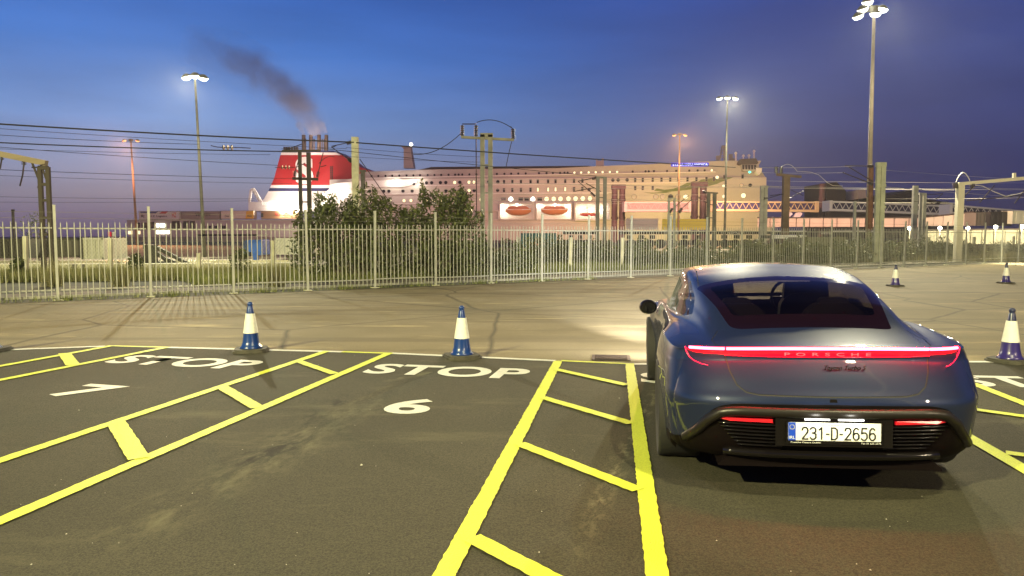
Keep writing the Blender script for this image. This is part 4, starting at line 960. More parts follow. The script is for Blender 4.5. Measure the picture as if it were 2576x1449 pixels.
# ----- exhaust smoke
def smoke():
    pth = [((797, 341), 26), ((790, 314), 40), ((768, 280), 50), ((738, 246), 56), ((692, 208), 62), ((640, 172), 66), ((575, 138), 66), ((515, 118), 58), ((470, 110), 50)]
    V = 12; pts = [(O3+ex*S(x, y, V)[0]+ey*V+Vector((0, 0, S(x, y, V)[1])), r_) for (x, y), r_ in pth]
    mb = MB(); n = 20; rings = []
    for i, (p, r_) in enumerate(pts):
        d = (pts[min(i+1, len(pts)-1)][0]-pts[max(i-1, 0)][0]).normalized(); u = ey; sx = d.cross(u).normalized(); rr = max(r_, 46)/F*280
        rings.append([p+sx*rr*math.cos(2*math.pi*j/n)+u*rr*.7*math.sin(2*math.pi*j/n) for j in range(n)])
    vs = [v for g in rings for v in g]; fs = [(i*n+j, i*n+(j+1) % n, (i+1)*n+(j+1) % n, (i+1)*n+j) for i in range(len(pts)-1) for j in range(n)]
    fs += [tuple(range(n))[::-1], tuple(range((len(pts)-1)*n, len(pts)*n))]
    mb.add(vs, fs)
    m = bpy.data.materials.new('smoke'); m.use_nodes = True; t = m.node_tree; t.nodes.clear(); L = t.links.new
    o = nd(t, 'ShaderNodeOutputMaterial'); pv = nd(t, 'ShaderNodeVolumePrincipled'); pv.inputs['Color'].default_value = (.74, .72, .74, 1); pv.inputs['Anisotropy'].default_value = .2
    co = nd(t, 'ShaderNodeTexCoord'); n1 = nd(t, 'ShaderNodeTexNoise'); n1.inputs['Scale'].default_value = .085; n1.inputs['Detail'].default_value = 5; n1.inputs['Distortion'].default_value = .6; L(co.outputs['Object'], n1.inputs[0])
    dense = []
    for (p, r_), (p2, r2_) in zip(pts, pts[1:]):
        for k_ in range(3): dense.append((p.lerp(p2, k_/3), r_+(r2_-r_)*k_/3))
    for px_ in (764, 782, 802.5, 821):
        for (x, y), r_ in (((px_, 338), 6.5), ((px_-2, 331), 8.5), ((px_-6, 323), 11), ((px_-11, 314), 14)): dense.append((O3+ex*S(x, y, V)[0]+ey*V+Vector((0, 0, S(x, y, V)[1])), r_))
    # density falls off away from the plume's centre line (sum of soft blobs along it)
    prev = None
    nD = len(pts)*3-3
    for iD, (p, r_) in enumerate(dense):
        fD = max(.15, 1-(iD/nD)**1.6) if iD < nD else 1
        vm = nd(t, 'ShaderNodeVectorMath', operation='DISTANCE'); vm.inputs[1].default_value = p; L(co.outputs['Object'], vm.inputs[0])
        rr = r_/F*280; q = nd(t, 'ShaderNodeMapRange', interpolation_type='SMOOTHERSTEP'); q.inputs[1].default_value = 0; q.inputs[2].default_value = rr*1.0; q.inputs[3].default_value = 2.3*fD/rr*(1.5 if r_ < 15 else 1); q.inputs[4].default_value = 0; L(vm.outputs['Value'], q.inputs[0])
        if prev is None: prev = q.outputs[0]
        else:
            mxn = nd(t, 'ShaderNodeMath', operation='SMOOTH_MAX'); mxn.inputs[2].default_value = .02; L(prev, mxn.inputs[0]); L(q.outputs[0], mxn.inputs[1]); prev = mxn.outputs[0]
    mr_ = nd(t, 'ShaderNodeMapRange'); mr_.inputs[1].default_value = .42; mr_.inputs[2].default_value = .62; mr_.inputs[3].default_value = .30; mr_.inputs[4].default_value = 1.5; L(n1.outputs[0], mr_.inputs[0])
    mu = nd(t, 'ShaderNodeMath', operation='MULTIPLY'); L(prev, mu.inputs[0]); L(mr_.outputs[0], mu.inputs[1]); L(mu.outputs[0], pv.inputs['Density']); L(pv.outputs[0], o.inputs['Volume'])
    return mb.build('exhaust_smoke', m, kind='stuff', label='grey exhaust smoke drifting left from the ferry funnel', cat='smoke')
smoke()
lamp('smoke_fill_light', sfloat(790, 368, 6), 9e3, (1, .72, .52), .5)  # added warm fill for the smoke base, no lamp fitting there
# ================================================================= FENCE, CONES, LAMPS, RAILWAY
M['galv'] = mat('galvanised', (.42, .42, .35), .55, .15, noise=.25, nscale=3); M['galvd'] = mat('old_steel', (.20, .19, .15), .7, .2, noise=.4, nscale=2)
M['conc'] = mat('pale_concrete', (.60, .58, .40), .85, noise=.3, nscale=2.5, bump=.3, bscale=20); M['wire'] = mat('wire', (.02, .02, .02), .7); M['insu'] = mat('insulator_brown', (.03, .02, .018), .35)
M['wireb'] = mat('pale_wire', (.55, .52, .45), .5); M['rust'] = mat('rust', (.16, .07, .035), .85, noise=.4, nscale=3)
# ---- palisade fence
fence = thing('palisade_fence', 'long pale steel fence of pointed vertical bars between tall square posts', 'fence')
PX = 1.765; x0 = -14.83; post_mb = MB(); H_P = 2.36
post_mb.box((0, 0, H_P/2), (.060, .060, H_P)); post_mb.box((0, 0, H_P+.01), (.074, .074, .02)); post_me = post_mb.mesh('post', M['galv'])
foot_mb = MB(); foot_mb.box((0, 0, .012), (.20, .18, .03)); foot_me = foot_mb.mesh('footing', M['conc'])
pm = MB(); pm.prism([(-0.0105, .07), (0.0105, .07), (0.0105, 1.92), (0, 1.97), (-0.0105, 1.92)], -.007, .007); pale_me = pm.mesh('pale', M['galv'])
fang = math.atan(FS); npost = 36; cnt = 0; extra = MB()
ux, uy = math.cos(fang), math.sin(fang); rf = random.Random(11)
rail_me = None
for i in range(npost):
    X = x0+i*PX; po = obj('post', post_me, fence, (X, FA+FS*X, 0), fang); po.rotation_euler = (R(rf.uniform(-.5, .5)), R(rf.uniform(-.9, .9)), fang)
    obj('footing', foot_me, fence, (X, FA+FS*X, 0), fang+rf.uniform(-.2, .2))
    if i == npost-1: break
    Lp = PX/ux
    if rail_me is None:
        a = MB(); a.box((Lp/2, .03, 0), (Lp-.12, .010, .034)); a.box((Lp/2, .035, .014), (Lp-.12, .03, .006)); rail_me = a.mesh('rail', M['galv'])
    for z in (.27, 1.80): obj('rail', rail_me, fence, (X, FA+FS*X, z+rf.uniform(-.012, .012)), fang)
    for k in range(15):
        s = (k+1)*Lp/16+rf.uniform(-.005, .005); xx, yy = X+ux*s, FA+FS*X+uy*s
        if cnt < 300:
            o = obj('pale', pale_me, fence, (xx, yy, rf.uniform(-.012, .012)), fang); o.rotation_euler = (0, R(rf.uniform(-.7, .7)), fang); cnt += 1
        else:
            n_ = len(extra.v); me_v = [(v.co.x*ux-v.co.y*uy+xx, v.co.x*uy+v.co.y*ux+yy, v.co.z) for v in pale_me.vertices]; extra.add(me_v, [tuple(p.vertices) for p in pale_me.polygons])
extra.build('far_pales', M['galv'], fence, kind='stuff')
for z in (2.05, 2.2):
    mb = MB(); mb.bar((x0, FA+FS*x0, z), (x0+(npost-1)*PX, FA+FS*(x0+(npost-1)*PX), z), .007); mb.build('strand_wire', M['galvd'], fence)

# ---- traffic cones
M['cblue'] = mat('cone_blue', (.008, .035, .16), .28, coat=.3); M['cpurple'] = mat('cone_purple', (.03, .02, .13), .30, coat=.3); M['cdark'] = mat('cone_tip', (.015, .02, .06), .3, coat=.3)
M['sleeve'] = mat('cone_sleeve', (.78, .78, .66), .5, noise=.12, nscale=25, bump=.3, bscale=60); M['rubber'] = mat('cone_rubber', (.07, .065, .045), .75, noise=.4, nscale=8)
def cone(label, body_m, tip_m, px, py, sc_=1.0, rz=0.0):
    p = G(px, py); t = thing('traffic_cone', label, 'traffic cone', (p.x, p.y, .006), rz, 'traffic cones along the lane edge')
    mb = MB(); oc = [(.235*math.cos(a)*1.0, .235*math.sin(a)) for a in [R(22.5+45*i) for i in range(8)]]; k = .88
    mb.prism(rounded([(-.235, -.235), (.235, -.235), (.235, .235), (-.235, .235)], .13, 3), 0, .025, 'z'); mb.prism(rounded([(-.215, -.215), (.215, -.215), (.215, .215), (-.215, .215)], .12, 3), .025, .045, 'z'); mb.build('base', M['rubber'], t)
    mb = MB(); mb.lathe([(.150, .045), (.155, .055), (.130, .075), (.112, .14), (.098, .26)], n=32, cap=False); mb.build('lower_cone', body_m, t, smooth=True)
    mb = MB(); mb.lathe([(.101, .258), (.1015, .262), (.0615, .525), (.061, .53)], n=32); mb.build('reflective_sleeve', M['sleeve'], t, smooth=False)
    mb = MB(); mb.lathe([(.053, .528), (.036, .625), (.030, .640), (.038, .650), (.036, .672), (.022, .690), (.001, .692)], n=24, cap=False); mb.build('tip', tip_m, t, smooth=True)
    t.scale = (sc_,)*3
    return t
B1, B2 = M['cblue'], M['cpurple']
cone('blue and white traffic cone on the white line between the words STOP', B1, B1, 632, 884, 1.0, R(12))
cone('blue and white traffic cone on the white line in front of bay 6', B1, B1, 1162, 900, 1.0, R(20))
cone('blue and white traffic cone cut off by the left picture edge', B1, B1, -26, 884, 1.0)
cone('large dark purple and white traffic cone right of the car', B2, M['cdark'], 2540, 911, 1.0, R(30))
cone('small distant traffic cone just above the car tail on the far side of the lane', B2, M['cdark'], 2252, 720, 1.0)
cone('small distant traffic cone at the right picture edge on the far side of the lane', B2, M['cdark'], 2530, 713, 1.0)

# ---- lamp masts
def mast(label, px, py_top, Y, heads, col, ecol, estr, power, r=.13, pole_m=None, lean=0.0, rusty=False, beams=()):
    top_ = P(px, py_top, Y); h = top_.z
    t = thing('lamp_mast', label, 'lamp mast', (top_.x+lean, Y, 0), 0, 'tall lamp masts of the port')
    mb = MB(); mb.tube([(0, 0, 0), (-lean*.5, 0, h*.5), (-lean, 0, h)], r*1.1, 12, True, r*.55); mb.build('pole', pole_m or M['galv'], t, smooth=True)
    if rusty:
        mb = MB(); mb.tube([(0.05, -.06, 2.0), (.04-lean*.35, -.055, h*.38)], r*1.12, 12, True, r*1.0); mb.build('rust_run', M['rust'], t)
    mb = MB(); mb.tube([(-lean, 0, h-.2), (-lean, 0, h+.15)], r*1.6, 10); mb.build('head_ring', M['galvd'], t)
    em = emat('lamp_glass', ecol, min(estr, 9.0))
    for dx, dz, tilt in heads:
        mb = MB(); mb.bar((-lean, 0, h-.05), (-lean+dx, 0, h+dz), .10); mb.build('arm', M['galvd'], t)
        mb = MB(); mb.lathe([(.34, .0), (.32, .10), (.14, .22), (.01, .24)], n=14, cap=False); hd = mb.build('lamp_head', M['galvd'], t); hd.location = (-lean+dx, 0, h+dz-.10); hd.rotation_euler = (R(12), R(tilt), 0)
        mb = MB(); mb.lathe([(.01, -.26), (.24, -.20), (.36, 0), (.01, .02)], n=14, cap=False); mb.build('lamp_glass', em, hd)
    lamp('mast_light', (top_.x, Y-1.0, h-.6), power*2.2, col, .35, R(125), (top_.x, Y-h*1.1, 0), .8)
    for (bx, by, bY), bw, bp in beams: lamp('added_streak_beam', (top_.x+.4, Y-.6, h-.3), bp, col, .3, R(bw), P(bx, by, bY), 1.0)  # extra spots added so the haze shows streaks and glow around the head
    return t
YW = (1, .93, .62)
mast('tall lamp mast with two greenish white heads left of the smoke', 490, 190, 56, [(-.62, 0, -14), (.62, -.05, 14), (0.02, .1, 0)], YW, (1, 1, .72), 22, 22000, pole_m=M['galvd'], lean=.35, beams=[((700, 330, 58), 30, 120e3)])
mast('tall lamp mast with orange heads at the left above the ferry stern', 329, 352, 128, [(-1.15, 0, -14), (1.15, 0, 14)], (1, .45, .2), (1, .42, .16), 2.2, 62000, .22, mat('warm_pole', (.30, .17, .13), .6), lean=.5)
mast('tall lamp mast with orange heads left of the blue ship name', 1710, 338, 128, [(-.95, 0, -14), (.95, 0, 14)], (1, .5, .2), (1, .46, .15), 2.2, 60000, .20, mat('warm_pole2', (.30, .19, .10), .6))
mast('tall dark lamp mast with bright white heads in front of the ferry bow', 1830, 245, 92, [(-1.0, 0, -14), (1.0, 0, 14), (.0, .1, 0)], YW, (1, 1, .80), 22, 42000, .15, M['galvd'], beams=[((1640, 330, 92), 34, 150e3)])
mast('tallest lamp mast with a blinding white head beside a pale steel column on the right', 2199, 22, 50, [(-.75, .1, -22), (-.45, .55, -10), (.55, .1, 14), (-1.05, -.35, -25), (.1, -.2, 0)], YW, (1, .99, .86), 40, 13000, .17, mat('pinkish_pole', (.34, .28, .21), .6, noise=.3, nscale=1), lean=.12, rusty=True, beams=[((2700, 190, 50), 16, 520e3), ((2700, 430, 49), 14, 420e3), ((2500, 500, 44), 18, 160e3)])
# floodlights of the parking area behind the camera
def near_mast(loc, power, col, label, r=.22):
    t = thing('lamp_mast', label, 'lamp mast', (loc[0], loc[1], 0), 0, 'tall lamp masts of the port')
    mb = MB(); mb.tube([(0, 0, 0), (0, 0, loc[2]+.3)], .12, 10); mb.build('pole', M['galv'], t)
    hd = MB(); hd.box((0, .15, loc[2]+.25), (.6, .5, .18)); hd.build('lamp_head', M['galvd'], t)
    gl2 = MB(); gl2.box((0, .15, loc[2]+.13), (.5, .4, .05)); gl2.build('lamp_glass', emat('near_glass', (1, .97, .75), 60), t)
    lamp('flood_light', (loc[0], loc[1]+.15, loc[2]-.1), power, col, r)
FL = (1, .93, .60)
near_mast((5.2, -1.2, 12.5), 8500, (1, .92, .50), 'lamp mast standing just behind the viewer on the right')
near_mast((-20, -16, 17), 115000, (1, .92, .46), 'lamp mast standing behind the viewer on the left')
near_mast((24, -22, 18), 42000, (1, .80, .52), 'lamp mast standing far behind the viewer on the right')

# ---- overhead line structures
def insulator(mb, a, b, r=.09, n=5):
    a, b = Vector(a), Vector(b); pts = []
    for i in range(n): 
        p = a.lerp(b, (i+.2)/n); q = a.lerp(b, (i+.75)/n); mb.tube([p, q], r, 8)
    mb.tube([a, b], r*.4, 6)
def ohl(label, Y, posts, parts, cat='catenary mast', m=None, name='catenary_mast', base=0.0):
    """posts: (px, top py, width m); parts: (kind, pixel points ..)"""
    c = P(posts[0][0], 592, Y); t = thing(name, label, cat, (c.x, Y, 0), 0, 'railway overhead line masts'); m = m or M['galvd']
    off = Vector((c.x, Y, 0)); q = lambda px, py, dy=0: P(px, py, Y+dy)-off
    for px, top_, wd in posts:
        a = q(px, top_); mb = MB(); mb.bar((a.x, 0, base), (a.x, 0, a.z), wd, wd*1.2); mb.build('post', m, t)
    for pt in parts:
        k = pt[0]; mb = MB()
        if k == 'beam': mb.bar(q(*pt[1]), q(*pt[2]), pt[3]); mb.build('beam', pt[4] if len(pt) > 4 else m, t)
        elif k == 'rod': mb.tube([q(*z) for z in pt[1:]], .03, 6); mb.build('stay_rod', pt[-1] if not isinstance(pt[-1], tuple) else M['insu'], t) if isinstance(pt[-1], tuple) else None
        elif k == 'loop': mb.tube([q(*z) for z in pt[1]], .022, 6); mb.build('jumper_cable', M['wireb'] if len(pt) > 2 else M['wire'], t)
        elif k == 'ins': insulator(mb, q(*pt[1]), q(*pt[2]), pt[3] if len(pt) > 3 else .10); mb.build('insulator', M['insu'], t)
    return t
arc = lambda x0, y0, x1, y1, h, n=10: [(x0+(x1-x0)*i/n, y0+(y1-y0)*i/n-h*4*(i/n)*(1-i/n)) for i in range(n+1)]
t = ohl('pale steel catenary mast rising behind the left bush in front of the funnel', 50, [(893, 345, .36)], [('rod', (834, 368), (884, 357)), ('rod', (834, 370), (884, 406)), ('ins', (884, 357), (872, 361), .12), ('ins', (884, 407), (876, 400), .12), ('rod', (846, 366), (836, 371)), ('loop', arc(802, 412, 842, 395, 8)), ('rod', (905, 400), (978, 505))], m=M['conc'])
ohl('dark twin post mast with crossbar and hanging insulators in front of the funnel', 48, [(754, 382, .17), (776, 384, .20)], [('beam', (710, 380), (806, 379), .13), ('beam', (736, 449), (800, 451), .17), ('beam', (757, 508), (778, 508), .08), ('ins', (741, 444), (743, 430), .12), ('ins', (798, 446), (801, 432), .12), ('rod', (743, 430), (757, 384)), ('rod', (801, 432), (813, 384)), ('rod', (748, 420), (768, 410)), ('rod', (806, 420), (821, 416)), ('rod', (712, 380), (760, 362))], m=mat('dark_steel', (.035, .03, .022), .8))
ohl('tall twin post mast with a wide crossarm and three insulators right of the bushes', 40, [(1213.5, 339, .20), (1233.5, 339, .20)], [('beam', (1160, 345), (1293, 352), .13), ('beam', (1208, 340), (1240, 340), .2), ('beam', (1214, 415), (1233, 415), .07), ('beam', (1214, 485), (1233, 485), .07), ('ins', (1163, 342), (1163, 315), .11), ('ins', (1197.6, 343), (1197.6, 315), .11), ('ins', (1291, 350), (1290, 324), .11), ('rod', (1163, 312), (1198, 312)), ('rod', (1284, 318), (1291, 326)), ('loop', arc(1199, 308, 1286, 321, 12)), ('loop', arc(1040, 388, 1160, 335, -16)), ('rod', (1197.6, 345), (1199, 560)), ('loop', [(1287, 356), (1278, 395), (1273, 420)])])
ohl('slender grey mast standing just right of the pale mast', 78, [(913, 428, .34)], [('beam', (905, 430), (921, 430), .2)])
ohl('twin post mast with two slanting insulator arms in front of the lifeboats', 52, [(1504, 446, .20), (1522, 446, .20)], [('beam', (1500, 446), (1526, 447), .12), ('beam', (1504, 497), (1522, 497), .08), ('rod', (1454, 456), (1500, 446)), ('rod', (1454, 456), (1497, 492)), ('ins', (1500, 447), (1489, 450), .1), ('ins', (1497, 494), (1487, 484), .1), ('rod', (1474, 461), (1512, 482)), ('rod', (1442, 482), (1496, 472))])
ohl('light twin post support left of the bow with two slanting insulators', 66, [(1683, 499, .16), (1697, 499, .16)], [('beam', (1680, 499), (1700, 499), .1), ('rod', (1690, 527), (1732, 492)), ('ins', (1684, 535), (1692, 524), .14), ('ins', (1708, 535), (1716, 524), .14), ('rod', (1716, 524), (1742, 500)), ('beam', (1683, 540), (1697, 540), .07)], m=M['galv'])
ohl('ladder like twin post mast near the ferry bow', 60, [(1783, 483, .20), (1798, 484, .22)], [('beam', (1772, 484), (1806, 486), .12), ('beam', (1783, 515), (1798, 515), .08), ('beam', (1783, 548), (1798, 548), .08), ('beam', (1783, 607), (1798, 607), .08), ('ins', (1768, 482), (1776, 484), .12), ('rod', (1768, 505), (1783, 512))])
ohl('pale lattice mast directly right of the ferry bow', 62, [(1917, 468, .22), (1927, 470, .22)], [('beam', (1914, 470), (1932, 470), .2), ('beam', (1917, 492), (1927, 492), .1), ('beam', (1917, 530), (1927, 530), .1), ('beam', (1917, 570), (1927, 570), .1), ('rod', (1928, 500), (1962, 490)), ('ins', (1920, 500), (1930, 498), .14)], m=M['galv'])
ohl('reddish brown mast with a looped cable and two insulators on its crossarm', 60, [(1978, 444, .42)], [('beam', (1953, 439), (2015, 445), .20), ('ins', (1953, 436), (1953, 419), .16), ('ins', (1965, 437), (1965, 420), .16), ('loop', arc(1966, 420, 2006, 432, 12), 1), ('loop', [(2008, 431), (2040, 433), (2060, 440), (2082, 460), (2095, 467), (2120, 468)], 1), ('rod', (1982, 500), (2022, 480)), ('rod', (1990, 478), (2020, 492)), ('rod', (1937, 492), (1975, 488))], m=mat('brown_steel', (.22, .15, .10), .8, noise=.3, nscale=2))
ohl('thin pale post in front of the middle gangway', 58, [(2151, 506, .16)], [], m=M['galv'])
ohl('wide pale green steel column beside the tallest lamp mast', 45, [(2210, 416, .20), (2222, 414, .22)], [('beam', (2204, 414), (2228, 414), .26), ('beam', (2204, 468), (2228, 467), .16), ('beam', (2204, 520), (2228, 520), .12), ('rod', (2125, 417), (2196, 418)), ('rod', (2120, 434), (2192, 462)), ('rod', (2135, 420), (2198, 458)), ('ins', (2196, 418), (2182, 418), .1), ('ins', (2194, 463), (2184, 459), .1)], m=mat('pale_green_steel', (.42, .44, .30), .7, noise=.3, nscale=2))
ohl('tall bright post behind the floodlit yard on the right', 60, [(2303, 467, .30)], [('ins', (2296, 507), (2310, 507), .16)], m=M['galv'])
ohl('shorter twin bright posts with a side arm in the floodlit yard', 62, [(2317, 486, .18), (2326, 488, .22)], [('beam', (2312, 487), (2330, 488), .16), ('rod', (2330, 490), (2372, 487)), ('rod', (2372, 487), (2342, 512)), ('rod', (2330, 515), (2386, 507))], m=M['galv'])
# right gantry
ohl('bright gantry post with a long rising beam at the right picture edge', 46, [(2416, 460, .32), (2422, 462, .12)], [('beam', (2412, 463), (2640, 443), .20), ('loop', arc(2405, 458, 2440, 455, 22), 1), ('ins', (2404, 474), (2404, 460), .16), ('ins', (2446, 474), (2446, 462), .14), ('rod', (2424, 496), (2452, 466)), ('rod', (2432, 505), (2640, 484)), ('rod', (2464, 510), (2502, 466)), ('rod', (2552, 512), (2590, 462)), ('loop', [(2453, 466), (2472, 468), (2500, 482), (2530, 494), (2560, 488), (2600, 476)], 1), ('beam', (2551, 450), (2551, 435), .16)], name='gantry', cat='gantry', m=mat('bright_steel', (.60, .56, .42), .6))
# left gantry: beam and laced post
ohl('dark laced gantry post with a heavy cream beam at the left picture edge', 30, [(100, 419, .13), (120, 420, .13)], [('beam', (-60, 375), (117, 411), .22, mat('gantry_beam', (.26, .21, .13), .8)), ('beam', (79, 405), (103, 466), .06), ('beam', (103, 414), (120, 462), .05), ('beam', (100, 464), (120, 464), .12), ('beam', (100, 504), (120, 504), .10), ('beam', (100, 548), (120, 548), .10), ('beam', (100, 590), (120, 590), .10), ('beam', (80, 421), (102, 421), .05), ('ins', (61, 400), (60, 415), .09), ('ins', (5, 388), (4, 402), .09), ('rod', (60, 415), (57, 440), (50, 468)), ('rod', (4, 402), (0, 425)), ('ins', (95, 471), (101, 471), .05), ('beam', (98, 422), (120, 422), .16)], name='gantry', cat='gantry', m=mat('gantry_steel', (.055, .045, .030), .8))
ohl('small distant mast with one bracket low at the left', 90, [(32, 528, .2)], [('beam', (29, 529), (36, 529), .2)])

# ---- wires
def cable(name, label, pts, Y0, Y1, r, sag=0.0, m=None):
    (xa, ya), (xb, yb) = pts; a, b = P(xa, ya, Y0), P(xb, yb, Y1); n = 12; q = []
    for i in range(n+1):
        t_ = i/n; p = a.lerp(b, t_); p.z -= sag*4*t_*(1-t_); q.append(p)
    mb = MB(); mb.tube(q, r, 5); return mb.build(name, m or M['wire'], None, label=label, cat='overhead wire', group='overhead railway wires')
def yl(px, off=0): t_ = (px-1288)/F; return (36+off)/(1-.54*t_)   # depth of a wire parallel to the tracks
WS = [((-40, 309.5), (890, 358), .030, 0, 'thick black upper wire from the left edge to the pale mast'), ((896, 359), (1850, 421), .028, 0, 'thick black wire from the pale mast down to the ship name'),
      ((-40, 357), (712, 381), .024, 2, 'thick second wire ending at the dark twin post mast'), ((-40, 321), (872, 374), .010, 6, 'thin wire just under the thick top wire'), ((-40, 337), (500, 363), .012, 8, 'thin wire meeting the insulators left of the funnel'),
      ((-40, 367), (700, 416), .012, 8, 'thin wire sloping down to the funnel at half its height'), ((-40, 373), (680, 389), .010, 10, 'thin wire just below the second wire'), ((-40, 425), (735, 449), .012, 8, 'thin wire through the left gantry insulator'),
      ((-40, 440), (735, 462), .009, 12, 'fainter wire under the left gantry beam'), ((-40, 494), (640, 500), .008, 14, 'faint low wire in the purple sky'), ((-40, 508), (640, 505), .008, 18, 'lowest faint wire in the purple sky'), ((800, 372), (1500, 443), .014, 4, 'wire from the dark mast dipping across the upper decks'),
      ((870, 371), (1215, 395), .010, 6, 'wire with two hanging droppers right of the pale mast'), ((850, 392), (1215, 408), .009, 8, 'thin wire above the ship roof')]
for a, b, r_, off, lb in WS: cable('overhead_wire', lb, (a, b), yl(a[0], off), yl(b[0], off), r_, .05)
for a, b, r_, off, lb in [((1180, 452), (1915, 449), .018, 26, 'pale wire crossing the row of rectangular ship windows'), ((1180, 459), (2400, 478), .020, 20, 'pale wire running from the ferry windows to the right gantry'), ((880, 477), (1915, 470), .016, 30, 'pale wire just over the lower porthole row'),
                          ((1190, 497), (2420, 511), .018, 22, 'pale wire over the lifeboats'), ((1200, 487), (1780, 490), .016, 26, 'pale wire over the lit windows'), ((1190, 503), (1560, 506), .020, 28, 'pale wire directly above the lifeboat bays'), ((1190, 510), (1575, 512), .014, 30, 'pale lower wire at the top of the bays'),
                          ((1900, 422), (2180, 417), .018, 14, 'pale wire from the bridge wing to the right lamp mast'), ((1905, 434), (2125, 434), .012, 20, 'second pale wire right of the bridge wing'), ((2228, 428), (2640, 455), .010, 10, 'thin upper wire right of the green column'), ((2228, 470), (2640, 500), .016, 8, 'pale wire falling from the green column to the right edge'),
                          ((1915, 455), (2640, 460), .012, 24, 'level wire crossing behind the green column'), ((1905, 468), (2640, 478), .013, 20, 'pale wire at the height of the gantry post top'), ((2230, 500), (2640, 496), .012, 16, 'pale wire low over the right gangway'), ((2420, 470), (2640, 476), .016, 10, 'pale contact wire under the right beam'),
                          ((1700, 456), (1960, 470), .014, 18, 'short pale wire across the green swoosh')]:
    cable('overhead_wire', lb, (a, b), yl(a[0], off), yl(b[0], off), r_, .06, M['wireb'])
t = thing('line_insulator', 'string of three disc insulators on the wire right of the left white lamp mast', 'insulator', P(570, 371, 30)); mb = MB()
t.location = P(570, 371, 31)
for i in range(3):
    mb = MB(); mb.lathe([(.02, -.03), (.10, -.02), (.10, .02), (.02, .03)], (-.12+i*.17, 0, 0), 12, 'x'); mb.build('disc', M['insu'], t)
mb = MB(); mb.tube([(-.65, 0, .08), (-.4, 0, .02), (-.15, 0, 0), (.5, 0, 0), (1.0, 0, -.03)], .018, 6); mb.build('link', M['insu'], t)
t2 = thing('line_insulator', 'string of three disc insulators in front of the funnel red', 'insulator', P(715, 421, 41))
mb = MB(); mb.tube([(-.5, 0, .0), (.6, 0, 0)], .02, 6); mb.build('link', M['insu'], t2)
for i in range(3):
    mb = MB(); mb.lathe([(.02, -.03), (.11, -.02), (.11, .02), (.02, .03)], (-.1+i*.18, 0, 0), 12, 'x'); mb.build('disc', M['insu'], t2)

# ---- low concrete platform, rails, buffer stop
def wall_between(name, pa, Ya, pb, Yb, h, th, m, label, cat, z0=0.0):
    a, b = P(pa, 592, Ya), P(pb, 592, Yb); c = (a+b)/2; L = math.hypot(b.x-a.x, b.y-a.y); ang = math.atan2(b.y-a.y, b.x-a.x)
    t = thing(name, label, cat, (c.x, c.y, 0), ang); return t, L
t, L = wall_between('platform', -120, 31.5, 730, 33.0, .5, 1, None, 'low pale concrete platform wall behind the long grass on the left', 'platform')
n_ = 12
for i in range(n_):
    mb = MB(); x = -L/2+L*(i+.5)/n_; mb.box((x, .6, .19), (L/n_-.03, 1.2, .38+.015*(i % 3))); mb.build('slab', M['conc'], t)
for yy, lb in ((34.6, 'near railway rail behind the concrete platform'), (36.1, 'second railway rail behind the concrete platform')):
    a, b = P(-160, 592, yy), P(735, 592, yy+1.6); mb = MB(); mb.bar((a.x, a.y, .30), (b.x, b.y, .30), .07, .16); mb.bar((a.x, a.y, .17), (b.x, b.y, .17), .22, .10); mb.build('railway_rail', mat('bright_rail', (.45, .42, .30), .35, .6), label=lb, cat='rail', group='railway rails')
t = thing('buffer_stop', 'black steel buffer stop with raking struts on the track left of the lamp mast', 'buffer stop', P(385, 592, 35.5)+Vector((0, 0, -CAM_H)))
t.location.z = .22; bkm = mat('black_steel', (.02, .018, .012), .7); q = lambda px, py, dy=0: P(px, py, 35.5+dy)-Vector(t.location)
for nm, a, b, wd in (('strut', (393, 622), (470, 662), .16), ('strut', (378, 624), (430, 662), .16), ('strut', (360, 655), (372, 632), .14), ('upright', (372, 616), (372, 662), .26), ('upright', (388, 616), (388, 662), .24), ('head_beam', (362, 620), (392, 622), .22), ('foot', (345, 660), (440, 662), .14), ('strut', (393, 640), (440, 660), .12)):
    for dy in (0, 1.2):
        mb = MB(); mb.bar(q(*a, dy), q(*b, dy), wd); mb.build(nm, bkm, t)
# chain link fence on concrete posts behind the verge
old = thing('chain_link_fence', 'old chain link fence on leaning concrete posts behind the long grass', 'fence')
mesh_m = bpy.data.materials.new('chain_link'); mesh_m.use_nodes = True; tt = mesh_m.node_tree; bb_ = tt.nodes['Principled BSDF']; bb_.inputs['Base Color'].default_value = (.10, .10, .08, 1); bb_.inputs['Metallic'].default_value = .3
for px, yt, Y in ((61, 594, 29.0), (275, 599, 29.6), (498, 637, 30.3), (684, 605, 31.0), (1093, 596, 32.6), (1300, 596, 34), (1435, 597, 35), (1565, 598, 36.5), (2335, 596, 52), (2450, 596, 56), (2550, 594, 60)):
    a = P(px, yt, Y); mb = MB(); mb.bar((a.x, Y, 0), (a.x+.04, Y, a.z), .14); mb.build('post', M['conc'], old)
mb = MB(); A_ = P(-100, 592, 29.0); B_ = P(730, 592, 31.1); dd = (B_-A_); LL = dd.length; dd.normalize(); kz = 1.35
k = int(LL/.13)
for i in range(k):
    for s in (1, -1):
        x1 = A_+dd*(i*.13); 
        e = x1+dd*(s*kz*.8); 
        if 0 < (e-A_).dot(dd) < LL:
            aa = Vector((x1.x, x1.y, .12)); b2 = Vector((e.x, e.y, .12+kz)); sx = dd*.004
            mb.add([aa-sx, aa+sx, b2+sx, b2-sx], [(0, 1, 2, 3)])
mb.build('wire_netting', mesh_m, old, kind='stuff')

